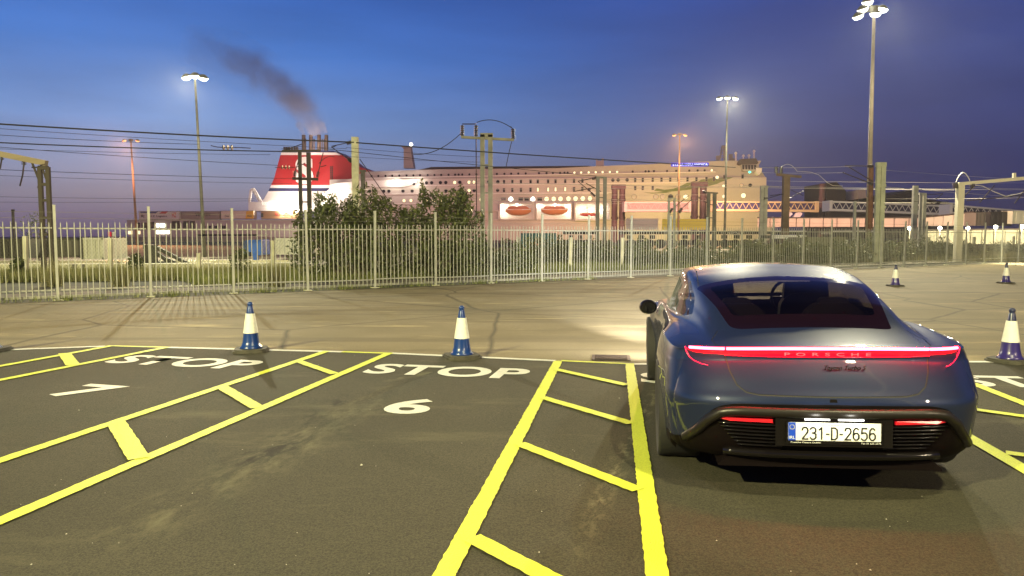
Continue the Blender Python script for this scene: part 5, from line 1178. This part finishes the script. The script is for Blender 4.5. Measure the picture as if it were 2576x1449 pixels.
# ---- containers and wagons
def container(name, label, cat, x0, x1, yt, Y, m, depth=2.5, ribs=0, h0=.35, Yb=None, rib_m=None, group=None, ybot=None):
    a, b = P(x0, yt, Y), P(x1, yt, Yb or Y); L = math.hypot(b.x-a.x, b.y-a.y); ang = math.atan2(b.y-a.y, b.x-a.x); h = a.z
    t = thing(name, label, cat, (a.x, a.y, 0), ang, group); zb = h0 if ybot is None else P(x0, ybot, Y).z
    mb = MB(); mb.box((L/2, depth/2, (h+zb)/2), (L, depth, h-zb)); mb.build('box_body', m, t)
    mb = MB()
    for x in (.06, L-.06): mb.box((x, -.02, (h+zb)/2), (.14, .10, h-zb+.04))
    for z in (zb+.06, h-.04): mb.box((L/2, -.02, z), (L, .10, .12))
    mb.build('frame', rib_m or m, t)
    for i in range(ribs):
        mb = MB(); mb.box((.2+(L-.4)*(i+.5)/ribs, -.03, (h+zb)/2), ((L-.4)/ribs*.45, .06, h-zb-.25)); mb.build('corrugation', rib_m or m, t)
    return t
gcont = mat('olive_container', (.13, .12, .085), .7, noise=.3, nscale=1); gwhite = mat('white_container', (.62, .62, .48), .6, noise=.2, nscale=1)
container('shipping_container', 'dull olive container with dark vertical ribs at the left edge behind the fence', 'container', 76, 202, 600, 44, gcont, ribs=6, rib_m=mat('olive_dark', (.06, .055, .04), .8))
container('shipping_container', 'pale cream container with three door panels right of the olive one', 'container', 204, 262, 599, 44.3, gwhite, ribs=4, rib_m=gwhite, ybot=652)
container('flat_wagon', 'dark loaded railway wagon at the far left edge', 'wagon', -80, 66, 601, 42, mat('wagon_dark', (.05, .045, .03), .8), ribs=8)
container('curtain_trailer', 'grey curtain sided trailer parked behind the buffer stop', 'trailer', 498, 648, 590, 52, mat('grey_curtain', (.20, .22, .22), .6), ribs=0, h0=1.6)
container('site_hut', 'white corrugated site hut behind the right half of the bushes left end', 'hut', 690, 790, 600, 50, mat('hut_white', (.62, .62, .52), .6), ribs=14, rib_m=mat('hut_white2', (.66, .66, .56), .6))
t = thing('skip_tank', 'bright blue plastic tank standing beside the grey trailer', 'tank', (P(634, 592, 43).x, 43, 0)); BL = mat('bright_blue', (.01, .13, .62), .35, noise=.2, nscale=2); q = lambda px, py: P(px, py, 43)-Vector(t.location)
mb = MB(); mb.prism(rounded([(q(620, 604).x, q(620, 604).z), (q(658, 603).x, q(658, 603).z), (q(660, 641).x, q(660, 641).z), (q(650, 648).x, q(650, 643).z), (q(642, 643).x, q(642, 636).z), (q(624, 633).x, q(624, 633).z)], .06), 0, 1.4); mb.build('tank_body', BL, t)
mb = MB(); a_ = q(610, 606); mb.prism([(q(608, 606).x, q(608, 606).z), (q(622, 604).x, q(622, 604).z), (q(624, 640).x, q(624, 645).z), (q(608, 640).x, q(608, 645).z)], .2, 1.6); mb.build('tank_end', mat('deep_blue', (.01, .04, .16), .5), t)
mb = MB(); mb.prism([(q(636, 634).x, q(636, 634).z), (q(648, 634).x, q(648, 634).z), (q(647, 660).x, .2), (q(639, 660).x, .2)], -.1, .3); mb.build('chute', BL, t)
# teal container and orange machine
container('shipping_container', 'teal container half hidden by shrubs below the lifeboats', 'container', 1311, 1400, 587, 60, mat('teal_container', (.03, .12, .14), .6, noise=.3, nscale=1), ribs=7, ybot=622, rib_m=mat('teal_rib', (.035, .13, .15), .6))
t = thing('ground_machine', 'orange frame machine standing in front of the teal container', 'machine', (P(1350, 592, 56).x, 56, 0)); OR = mat('faded_orange', (.55, .22, .12), .7); q = lambda px, py: P(px, py, 56)-Vector(t.location)
for nm, a, b, wd in (('frame_bar', (1323, 612), (1380, 612), .12), ('leg', (1325, 611), (1325, 624), .10), ('leg', (1378, 611), (1378, 624), .10), ('engine_box', (1345, 608), (1361, 608), .55), ('mast_bar', (1348, 604), (1358, 600), .2), ('frame_bar', (1325, 618), (1345, 616), .08)):
    mb = MB(); mb.bar(q(*a), q(*b), wd); mb.build(nm, OR, t)
# sign left
t = thing('track_signal', 'small red and white signal plate left of the ferry stern', 'signal', (P(280, 592, 60).x, 60, 0)); q = lambda px, py: P(px, py, 60)-Vector(t.location)
mb = MB(); a = q(276, 589); mb.box((a.x, 0, a.z), (.26, .06, .38)); mb.build('red_plate', mat('sign_red', (.5, .02, .05), .5, emit=(1, .02, .08), estr=.25), t); mb = MB(); a = q(286, 589); mb.box((a.x, 0, a.z), (.18, .06, .38)); mb.build('white_plate', M['swhite'], t); mb = MB(); mb.box((q(281, 592).x, .08, q(281, 592).z/2+.2), (.08, .08, q(281, 592).z)); mb.build('post', M['galvd'], t)
# quay wall left of and under the ship
pinkc = mat('quay_concrete', (.42, .36, .31), .8, noise=.2, nscale=.2)
a = P(279, 595, 190); b = P(760, 592, 200); mb = MB(); mb.bar((a.x, 190, .6), (b.x, 200, .6), 1.0, 1.4); 
t = thing('quay_wall', 'pale quay wall below the ferry stern', 'wall', (a.x, 190, 0), math.atan2(10, b.x-a.x)); L = math.hypot(b.x-a.x, 10)
for i in range(16):
    mb = MB(); mb.box((L*(i+.5)/16, 0, .65), (L/16-.1, 1.0, 1.25)); mb.build('panel', pinkc, t)
# ---- right side: yellow trailer, pink wall, sheds, dark wagons
container('curtain_trailer', 'bright yellow trailer on the quay in front of the ferry bow', 'trailer', 1666, 1776, 551.5, 150, mat('yellow_trailer', (.74, .62, .03), .5), depth=3, ybot=578, Yb=148)
container('curtain_trailer', 'pinkish white trailer between the two brown mooring towers', 'trailer', 1574, 1655, 550, 152, mat('pale_trailer', (.60, .52, .48), .6), depth=3, ybot=578, Yb=151)
def long_wall(label, pts, name, m, v=1.5, Y0=130, zbot=571, cat='wall', n=8):
    (xa, ya, Ya), (xb, yb, Yb) = pts; a, b = P(xa, ya, Ya), P(xb, yb, Yb); L = math.hypot(b.x-a.x, b.y-a.y); t = thing(name, label, cat, (a.x, a.y, 0), math.atan2(b.y-a.y, b.x-a.x))
    za, zb2 = P(xa, zbot, Ya).z, P(xb, zbot, Yb).z
    for i in range(n):
        f0, f1 = i/n, (i+1)/n; mb = MB(); mb.prism([(L*f0+.05, za+(zb2-za)*f0), (L*f1-.05, za+(zb2-za)*f1), (L*f1-.05, a.z+(b.z-a.z)*f1), (L*f0+.05, a.z+(b.z-a.z)*f0)], 0, v); mb.build('panel', m, t)
    mb = MB(); mb.prism([(0, a.z), (L, b.z), (L, b.z+.18), (0, a.z+.18)], -.1, v+.1); mb.build('coping', M['dkbrown'], t)
    return t
pk = mat('ramp_panel', (.50, .36, .29), .7, noise=.15, nscale=.3)
long_wall('long pinkish ramp wall between the ferry bow and the green column', [(1905, 549, 120), (2325, 549, 110)], 'ramp_wall', pk, n=12)
long_wall('rising pale section of the ramp wall right of the green column', [(2326, 548, 110), (2450, 535, 102)], 'ramp_wall', mat('ramp_pale', (.52, .46, .36), .7, noise=.15, nscale=.3), zbot=568, n=5)
container('shipping_container', 'grey brown container with door bars standing at the end of the ramp', 'container', 2455, 2491, 535, 100, mat('brown_container', (.12, .10, .08), .7), ybot=568, ribs=3)
container('shipping_container', 'very dark container right of the grey brown one', 'container', 2492, 2545, 533, 99, mat('black_container', (.02, .015, .015), .7), ybot=568, ribs=4)
container('shipping_container', 'brightly lit cream container at the right picture edge', 'container', 2547, 2660, 531, 98, mat('cream_container', (.70, .66, .48), .6), ybot=563, ribs=5)
long_wall('pale floodlit wall behind the right end of the fence', [(2330, 581, 85), (2680, 577, 80)], 'yard_wall', mat('yard_wall', (.52, .50, .36), .8, noise=.2, nscale=.4), zbot=614, n=12)
for i, (x0_, x1_, Y, lb) in enumerate(((1565, 1660, 70, 'dark empty flat wagon left of the bow masts'), (1665, 1780, 71, 'dark empty flat wagon behind the twin bow masts'), (1800, 1905, 72, 'dark flat wagon with white markings below the ferry bow'), (1925, 2030, 73, 'dark flat wagon beside the reddish brown mast'), (2090, 2200, 74, 'dark low wagon left of the green column'), (1420, 1500, 70, 'dark flat wagon with bright side rails right of the teal container'))):
    a, b = P(x0_, 583, Y), P(x1_, 583, Y); t = thing('flat_wagon', lb, 'wagon', (a.x, Y, 0), 0, 'dark railway wagons'); L = b.x-a.x
    mb = MB(); mb.box((L/2, 1.2, a.z-.1), (L, 2.4, .28)); mb.build('deck', mat('wagon_black', (.025, .022, .02), .7), t)
    mb = MB(); mb.box((L/2, -.05, a.z+.06), (L*.96, .05, .09)); mb.build('side_rail', M['swhite'], t)
    for k in range(4):
        for dx in (-.5, .5):
            mb = MB(); mb.lathe([(.02, 0), (.42, 0), (.42, .12), (.02, .12)], (L*(.12+.25*k)+dx, .2, .85), 14, 'y', cap=False); mb.build('wheel', M['insu'], t)
    for k in range(3):
        mb = MB(); mb.box((L*(.2+.3*k), -.08, a.z-.5), (L*.14, .1, .35)); mb.build('underframe_box', M['dkbrown'], t)
    if i == 2:
        me = text_mesh('SPORT', .5, 0, .01, 'LEFT'); me.transform(Matrix.Rotation(R(90), 4, 'X')); me.transform(Matrix.Translation((L*.30, -.12, a.z-.35))); me.materials.append(M['wireb']); obj('lettering', me, t)
t = container('equipment_cabinet', 'grey green cabinet with a slotted vent half hidden by brambles left of the green column', 'cabinet', 2020, 2132, 597, 46, mat('cabinet_green', (.17, .17, .11), .7), ybot=640)
mb = MB()
for i in range(3): mb.box((4.0*.5+.4+i*.14, -.06, 1.05), (.08, .04, .35))
mb.build('vent', M['swhite'], t)
t = container('slatted_crate', 'row of pale slats lit behind the brambles', 'crate', 1943, 2030, 592, 55, mat('slat_dark', (.05, .05, .03), .8), ybot=600, ribs=16, rib_m=M['swhite'])
# mooring towers
br = mat('tower_brown', (.065, .035, .028), .7, noise=.3, nscale=.3)
def tower(label, x0_, x1_, yt, yb, Y, n=2, box=None):
    a = P(x0_, yt, Y); b = P(x1_, yt, Y); t = thing('mooring_tower', label, 'mooring tower', ((a.x+b.x)/2, Y, 0)); w_ = b.x-a.x; r_ = w_*(.22 if n > 1 else .42); h = a.z
    for i in range(n):
        x = -w_/2+r_+(w_-2*r_)*i/max(1, n-1) if n > 1 else 0
        mb = MB(); mb.tube([(x, 0, 0), (x, 0, h)], r_, 14); mb.build('pile', br, t)
        for f in (.4, .72, .93): mb = MB(); mb.tube([(x, 0, h*f), (x, 0, h*f+.6)], r_*1.18, 14); mb.build('collar', br, t)
    if n > 1:
        mb = MB(); mb.box((0, 0, h-.6), (w_*1.02, 2, 1.2)); mb.build('cross_head', br, t)
    return t
tower('twin piled brown mooring tower left of the lit gangway', 1539, 1573, 465, 578, 200)
tower('thick brown mooring tower with ladders beneath the green swoosh', 1740, 1778, 458, 552, 198)
tower('reddish mooring tower beyond the end of the yellow gangway', 2060, 2079, 462, 550, 190, 1)
# dark crane like bulk behind the gangways on the right
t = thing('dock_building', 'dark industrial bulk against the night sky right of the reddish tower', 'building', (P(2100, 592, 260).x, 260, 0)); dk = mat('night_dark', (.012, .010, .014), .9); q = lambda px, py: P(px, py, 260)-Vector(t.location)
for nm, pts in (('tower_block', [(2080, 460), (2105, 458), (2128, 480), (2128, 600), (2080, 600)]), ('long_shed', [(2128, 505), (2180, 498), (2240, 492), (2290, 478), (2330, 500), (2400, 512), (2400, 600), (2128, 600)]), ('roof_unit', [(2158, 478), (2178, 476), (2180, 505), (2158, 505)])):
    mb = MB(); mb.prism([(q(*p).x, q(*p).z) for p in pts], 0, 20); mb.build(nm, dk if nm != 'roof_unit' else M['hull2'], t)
# gangways
def gangway(label, x0_, x1_, yt0, yt1, hpx, Y, m, glass, closed=False):
    a, b = P(x0_, yt0, Y), P(x1_, yt1, Y); H = hpx/F*Y; t = thing('gangway', label, 'gangway', (a.x, Y, 0), 0, 'enclosed passenger gangways on trusses'); L = b.x-a.x; dz = b.z-a.z
    z = lambda x, f: a.z+dz*x/L-H*f
    def slab(f0, f1, nm, m_, d0=0, d1=3.2): 
        mb = MB(); mb.prism([(0, z(0, f0)), (L, z(L, f0)), (L, z(L, f1)), (0, z(0, f1))], d0, d1); mb.build(nm, m_, t)
    slab(0, .16, 'top_chord', m); slab(.78, 1.0, 'floor_beam', m); slab(.17, .77, 'glazing', glass, .5, 2.7)
    n = max(4, int(L/(H*.62)))
    for i in range(n):
        x1_, x2_ = L*i/n, L*(i+1)/n; xm = (x1_+x2_)/2
        for p, q_ in (((x1_, z(x1_, .76)), (xm, z(xm, .18))), ((xm, z(xm, .18)), (x2_, z(x2_, .76)))):
            mb = MB(); mb.bar((p[0], .2, p[1]), (q_[0], .2, q_[1]), H*.05); mb.build('truss_bar', m, t)
    for x in (0, L): mb = MB(); mb.box((x, 1.6, (z(x, 0)+z(x, 1))/2), (H*.30, 3.6, H*1.06)); mb.build('end_frame', m, t)
    return t
gw, gy, gwh = mat('gangway_cream', (.34, .28, .22), .6), mat('gangway_yellow', (.46, .42, .20), .6), mat('gangway_white', (.72, .72, .66), .6)
gangway('lit cream gangway in front of the ferry between the brown towers', 1574, 1735, 508, 508, 24, 190, gw, mat('lit_glazing', (.16, .10, .08), .6, emit=(1, .70, .5), estr=.16))
gangway('yellow gangway running right from the ferry bow', 1796, 2056, 505, 507, 26, 180, gy, mat('night_glass', (.05, .05, .12), .3))
gangway('white gangway behind the green column', 2090, 2374, 505, 516, 25, 150, gwh, mat('night_glass2', (.04, .04, .08), .3))
gangway('white gangway sloping away at the right edge', 2392, 2700, 514, 540, 24, 140, gwh, mat('night_glass3', (.04, .04, .08), .3))
for pts, lb in ((((1988, 534), (1968, 552)), 'left slanting white gangway leg'), (((2012, 534), (1998, 552)), 'right slanting white gangway leg')):
    a, b = P(*pts[0], 181), P(*pts[1], 181); mb = MB(); mb.bar(a, b, 1.2); mb.build('slanting_support', gwh, label=lb, cat='support', group='gangway supports')
# floodlights on short poles by the right yard
for i, (px, py) in enumerate(((2288, 574), (2364, 574), (2434, 574), (2504, 571), (2570, 570))):
    a = P(px, py, 78); t = thing('floodlight', 'bright floodlight, %s along the right yard wall' % ('first from the left', 'second from the left', 'third from the left', 'fourth from the left', 'last at the right edge')[i], 'floodlight', (a.x, 78, 0), 0, 'floodlights in the right yard')
    mb = MB(); mb.box((0, 0, a.z/2), (.10, .10, a.z)); mb.build('pole', M['galvd'], t); mb = MB(); mb.lathe([(.02, -.1), (.17, -.12), (.19, 0), (.02, .16)], (0, 0, a.z), 14, 'y'); mb.build('lamp_glass', emat('flood_glass', (1, .97, .74), 26), t)
    lamp('yard_light', (a.x, 77, a.z+.1), 2200, (1, .86, .55), .25)
# sodium lamps lighting the ship side from the quay
for px, pw, col, hz, v in ((380, 26e3, (1, .50, .34), 14, -80), (640, 26e3, (1, .52, .38), 14, -80), (1000, 24e3, (1, .50, .44), 14, -95), (1300, 62e3, (1, .44, .38), 14, -95), (1560, 66e3, (1, .44, .36), 14, -98), (1800, 84e3, (1, .48, .38), 14, -98), (1300, 9e3, (1, .56, .25), 5, -32), (1620, 15e3, (1, .80, .14), 5, -36), (1730, 17e3, (1, .80, .12), 5, -36), (1850, 18e3, (1, .78, .14), 5, -36), (1960, 24e3, (1, .62, .42), 13, -165), (2200, 22e3, (1, .70, .52), 13, -165)):
    p = sfloat(px, 592, v); p.z = hz; lamp('quay_light', p, pw, col, .6, R(150), sfloat(px, 520, 0), .6)
# ================================================================= VEGETATION
def leafm(name, c1, c2):
    m = bpy.data.materials.new(name); m.use_nodes = True; t = m.node_tree; t.nodes.clear(); L = t.links.new
    o = nd(t, 'ShaderNodeOutputMaterial'); d = nd(t, 'ShaderNodeBsdfPrincipled'); tl = nd(t, 'ShaderNodeBsdfTranslucent'); mx_ = nd(t, 'ShaderNodeMixShader'); mx_.inputs[0].default_value = .25
    g = nd(t, 'ShaderNodeNewGeometry'); r = ramp(t, [(0, c1), (1, c2)]); L(g.outputs['Random Per Island'], r.inputs[0]); L(r.outputs[0], d.inputs['Base Color']); L(r.outputs[0], tl.inputs[0]); d.inputs['Roughness'].default_value = .5
    L(d.outputs[0], mx_.inputs[1]); L(tl.outputs[0], mx_.inputs[2]); L(mx_.outputs[0], o.inputs[0]); return m
LM = leafm('dark_leaf', (.028, .040, .012), (.125, .145, .040)); LM2 = leafm('bramble_leaf', (.03, .045, .015), (.13, .14, .045)); GM = leafm('grass_blade', (.09, .09, .03), (.26, .24, .10)); GM2 = leafm('green_grass_blade', (.07, .09, .02), (.24, .26, .07))
BK_ = mat('bark', (.09, .075, .05), .9)
def leaves(rng, centers, n, size, droop=.2, asp=.38):
    """centers: (x, y, z, rx, ry, rz); leaf-shaped quads spread through the volume, denser towards its surface"""
    vol = np.array([c[3]*c[4]*c[5] for c in centers])**.72; pick = rng.choice(len(centers), n, p=vol/vol.sum()); C = np.array(centers)[pick]
    d = rng.normal(size=(n, 3)); d /= np.linalg.norm(d, axis=1)[:, None]; rad = rng.uniform(.25, 1.08, n)**.5
    p = C[:, :3]+d*C[:, 3:]*rad[:, None]; p[:, 2] = np.maximum(p[:, 2], .03)
    ax = rng.normal(size=(n, 3)); ax[:, 2] -= droop; ax += d*.5; ax /= np.linalg.norm(ax, axis=1)[:, None]
    b = np.cross(ax, rng.normal(size=(n, 3))); b /= np.linalg.norm(b, axis=1)[:, None]; s = size*rng.uniform(.5, 1.4, n)[:, None]
    v = np.stack([p-ax*s, p+b*s*asp, p+ax*s, p-b*s*asp], 1).reshape(-1, 3)
    return v, n
def fast_mesh(name, v, n, m):
    me = bpy.data.meshes.new(name); me.vertices.add(len(v)); me.vertices.foreach_set('co', v.astype(np.float32).ravel()); k = len(v)//n
    me.loops.add(n*k); me.loops.foreach_set('vertex_index', np.arange(n*k)); me.polygons.add(n); me.polygons.foreach_set('loop_start', np.arange(0, n*k, k)); me.polygons.foreach_set('loop_total', np.full(n, k)); me.update(calc_edges=True); me.materials.append(m); return me
def shrub(label, cx, cy, blobs, n, size, m, name='shrub', cat='bush', group='shrubs behind the fence', seed=1, stems=6, asp=.38, sprig=0):
    rng = np.random.default_rng(seed); t = thing(name, label, cat, (cx, cy, 0), 0, group)
    bl = list(blobs)
    for i in range(sprig):   # shoots that stick out of the crown
        b = blobs[rng.integers(len(blobs))]; a = rng.uniform(0, 2*math.pi); k = rng.uniform(.75, 1.0)
        bl.append((b[0]+b[3]*k*math.cos(a)*.8, b[1]+b[4]*k*math.sin(a)*.8, b[2]+b[5]*rng.uniform(.6, 1.25), rng.uniform(.07, .2), .15, rng.uniform(.16, .5)))
    v, k = leaves(rng, bl, n, size, asp=asp); obj('crown', fast_mesh('crown', v, k, m), t)
    mb = MB()
    for i in range(stems):
        b = blobs[rng.integers(len(blobs))]; a = Vector((b[0]*.3+rng.uniform(-.15, .15), b[1]*.3, 0)); e = Vector((b[0]+rng.uniform(-.4, .4)*b[3], b[1]+rng.uniform(-.4, .4)*b[4], b[2]+b[5]*rng.uniform(.2, .8)))
        md = a.lerp(e, .5)+Vector((rng.uniform(-.15, .15), rng.uniform(-.15, .15), .1)); mb.tube([a, md, e], .035, 5, True, .008)
    mb.build('stems', BK_, t); return t
def atg(px, Y): return P(px, 592, Y).x
# big left and right bush
c = atg(880, 27.5)
shrub('large dark bush with arching shoots in front of the pale mast, left of the two', c, 27.5, [(-1.2, 0, 1.0, 1.1, .8, 1.0), (-.2, .2, 1.3, 1.0, .9, 1.2), (.8, 0, 1.4, 1.0, .9, 1.25), (-.6, 0, 2.15, .75, .6, .65), (.6, .1, 2.3, .85, .6, .75), (-1.5, .1, 1.7, .55, .5, .5), (1.3, 0, .8, .8, .7, .9)], 11500, .085, LM, seed=2, stems=26, asp=.34, sprig=64)
c = atg(1110, 28.5)
shrub('tall dark bush rising highest beside the twin post mast, right of the two', c, 28.5, [(-.8, 0, 1.2, .9, .8, 1.1), (.2, .1, 1.5, 1.0, .8, 1.35), (1.0, 0, 1.3, .75, .7, 1.2), (-.35, 0, 2.5, .65, .5, .8), (.6, .1, 2.45, .70, .5, .65), (.0, 0, .6, 1.5, .8, .6), (-1.4, 0, 1.9, .5, .5, .5)], 11000, .085, LM, seed=3, stems=24, asp=.34, sprig=60)
c = atg(1275, 31)
shrub('low rounded bramble just right of the twin post mast', c, 31, [(-.6, 0, .5, .9, .7, .6), (.4, 0, .55, .9, .7, .55), (-1.1, 0, .8, .5, .5, .5)], 4200, .07, LM, seed=4, sprig=8)
spec = [(1385, 40, 1.5, 3.0, 'wide olive bramble in front of the teal container'), (1470, 43, 1.15, 2.6, 'bramble beside the pale rail left of the car roof'), (1560, 40, 1.25, 2.6, 'dark bramble below the brown mooring tower'), (1650, 37, .95, 2.2, 'low dark bramble left above the car roof'), (1760, 38, 1.1, 2.6, 'bramble above the left part of the car roof'), (1860, 40, 1.25, 2.8, 'olive bramble below the ferry bow'), (1960, 42, 1.2, 2.8, 'bramble at the foot of the reddish brown mast'), (2060, 43, 1.15, 2.6, 'bramble in front of the equipment cabinet'), (2150, 45, 1.35, 2.8, 'tall weeds left of the green column'), (2250, 47, 1.5, 3.0, 'tallest weeds right of the green column'), (2340, 50, 1.3, 3.0, 'pale weeds below the second floodlight'), (2430, 54, 1.15, 3.2, 'weeds at the foot of the right gantry'), (2540, 58, 1.05, 3.5, 'weeds at the right picture edge')]
for i, (px, Y, h, wd, lb) in enumerate(spec):
    rr = random.Random(i); bl = [(rr.uniform(-.5, .5)*wd, rr.uniform(-.5, .5), h*rr.uniform(.35, .5), wd*rr.uniform(.3, .5), .8, h*rr.uniform(.45, .6)) for _ in range(5)]
    shrub(lb, atg(px, Y), Y, bl, 4300, .085, LM2 if px > 1700 or px < 1500 else LM, seed=20+i, stems=4, asp=.34, sprig=12)
# seedlings
for px, Y, h, lb in ((985/1976*644*.0+337, 29.5, .9, 'young leafy plant on the platform edge behind the fence'), (600, 28, 1.1, 'dark young shrub in the verge left of the bushes'), (40, 27, .8, 'dark seedling at the left picture edge'), (95, 46, 3.0, 'dark tree top behind the olive container')):
    shrub(lb, atg(px, Y), Y, [(0, 0, h*.55, h*.35, h*.3, h*.5), (.1, 0, h*.8, h*.2, h*.2, h*.25)], 700, .06, LM, seed=int(px)+50, stems=3, group='young plants behind the fence')
# grass
def grass(label, n, place, hh, m, seed, wd=.009, name='grass'):
    rng = np.random.default_rng(seed); p = place(rng, n); h = rng.uniform(hh[0], hh[1], n)*rng.uniform(.6, 1, n); a = rng.uniform(0, 2*math.pi, n); lean = rng.uniform(0, .35, n)*h
    b = np.stack([np.cos(a), np.sin(a), np.zeros(n)], 1)*wd; base = np.column_stack([p, np.zeros(n)]); a2 = rng.uniform(0, 2*math.pi, n)
    tip = base+np.column_stack([np.cos(a2)*lean, np.sin(a2)*lean, h])
    v = np.stack([base-b, base+b, tip], 1).reshape(-1, 3); return obj(name, fast_mesh(name, v, n, m), kind='stuff', label=label, cat='grass')
def strip(x0_, x1_, o0, o1, clump=.0):
    def f(rng, n):
        x = rng.uniform(x0_, x1_, n); x = x+.25*np.sin(x*3.1)*clump+rng.normal(0, .05, n); o = rng.uniform(o0, o1, n); nn = np.array([-FS, 1])/math.hypot(FS, 1)
        return np.column_stack([x+nn[0]*o, FA+FS*x+nn[1]*o])
    return f
def box_area(x0_, x1_, y0_, y1_):
    return lambda rng, n: np.column_stack([rng.uniform(x0_, x1_, n), rng.uniform(y0_, y1_, n)])
def verge(rng, n):   # strip in front of the concrete platform
    t_ = rng.uniform(0, 1, n); x = -22+15.5*t_; y0_ = 24.5+t_*3.6; return np.column_stack([x+rng.normal(0, .1, n), y0_+rng.uniform(0, 4.6, n)])
grass('tall dry grass growing in the verge behind the fence on the left', 26000, verge, (.2, .58), GM, 1, .010)
grass('greener grass mixed into the left verge', 22000, verge, (.15, .5), GM2, 2, .012)
grass('rough grass along the verge behind the fence in the middle', 26000, strip(-8, 16, 3.8, 9.5), (.15, .50), GM2, 3, .014)
grass('rough grass along the verge behind the fence on the right', 26000, strip(14, 50, 4.6, 13), (.2, .62), GM, 4, .018)
grass('sparse weeds growing through the foot of the fence', 1800, strip(-13, 3, -.18, .25, 1), (.05, .28), GM2, 5, .008)
grass('grass between the tracks in front of the wagons', 22000, box_area(0, 40, 46, 66), (.2, .6), GM, 6, .022)
for px, lb in ((300, 'tall dry tuft behind the fence below the buffer stop'), (130, 'tall dry tuft behind the left fence post'), (690, 'dry tuft behind the fence left of the bushes')):
    c = (atg(px, 23.5), 23.5); rng_c = c
    grass(lb, 260, (lambda cc: (lambda rng, n: np.array(cc)+rng.normal(0, .14, (n, 2))))(c), (.5, 1.25), GM, px, .008, 'grass_tuft')
# ================================================================= HAZE
mb = MB(); mb.box((0, 250, 24), (1200, 620, 52)); hz = bpy.data.materials.new('haze'); hz.use_nodes = True; t = hz.node_tree; t.nodes.clear()
o = nd(t, 'ShaderNodeOutputMaterial'); pv = nd(t, 'ShaderNodeVolumePrincipled'); pv.inputs['Density'].default_value = .00019; pv.inputs['Color'].default_value = (.9, .9, .95, 1); pv.inputs['Anisotropy'].default_value = .55; t.links.new(pv.outputs[0], o.inputs['Volume'])
mb.build('haze', hz, kind='stuff', label='thin evening haze over the port', cat='haze')
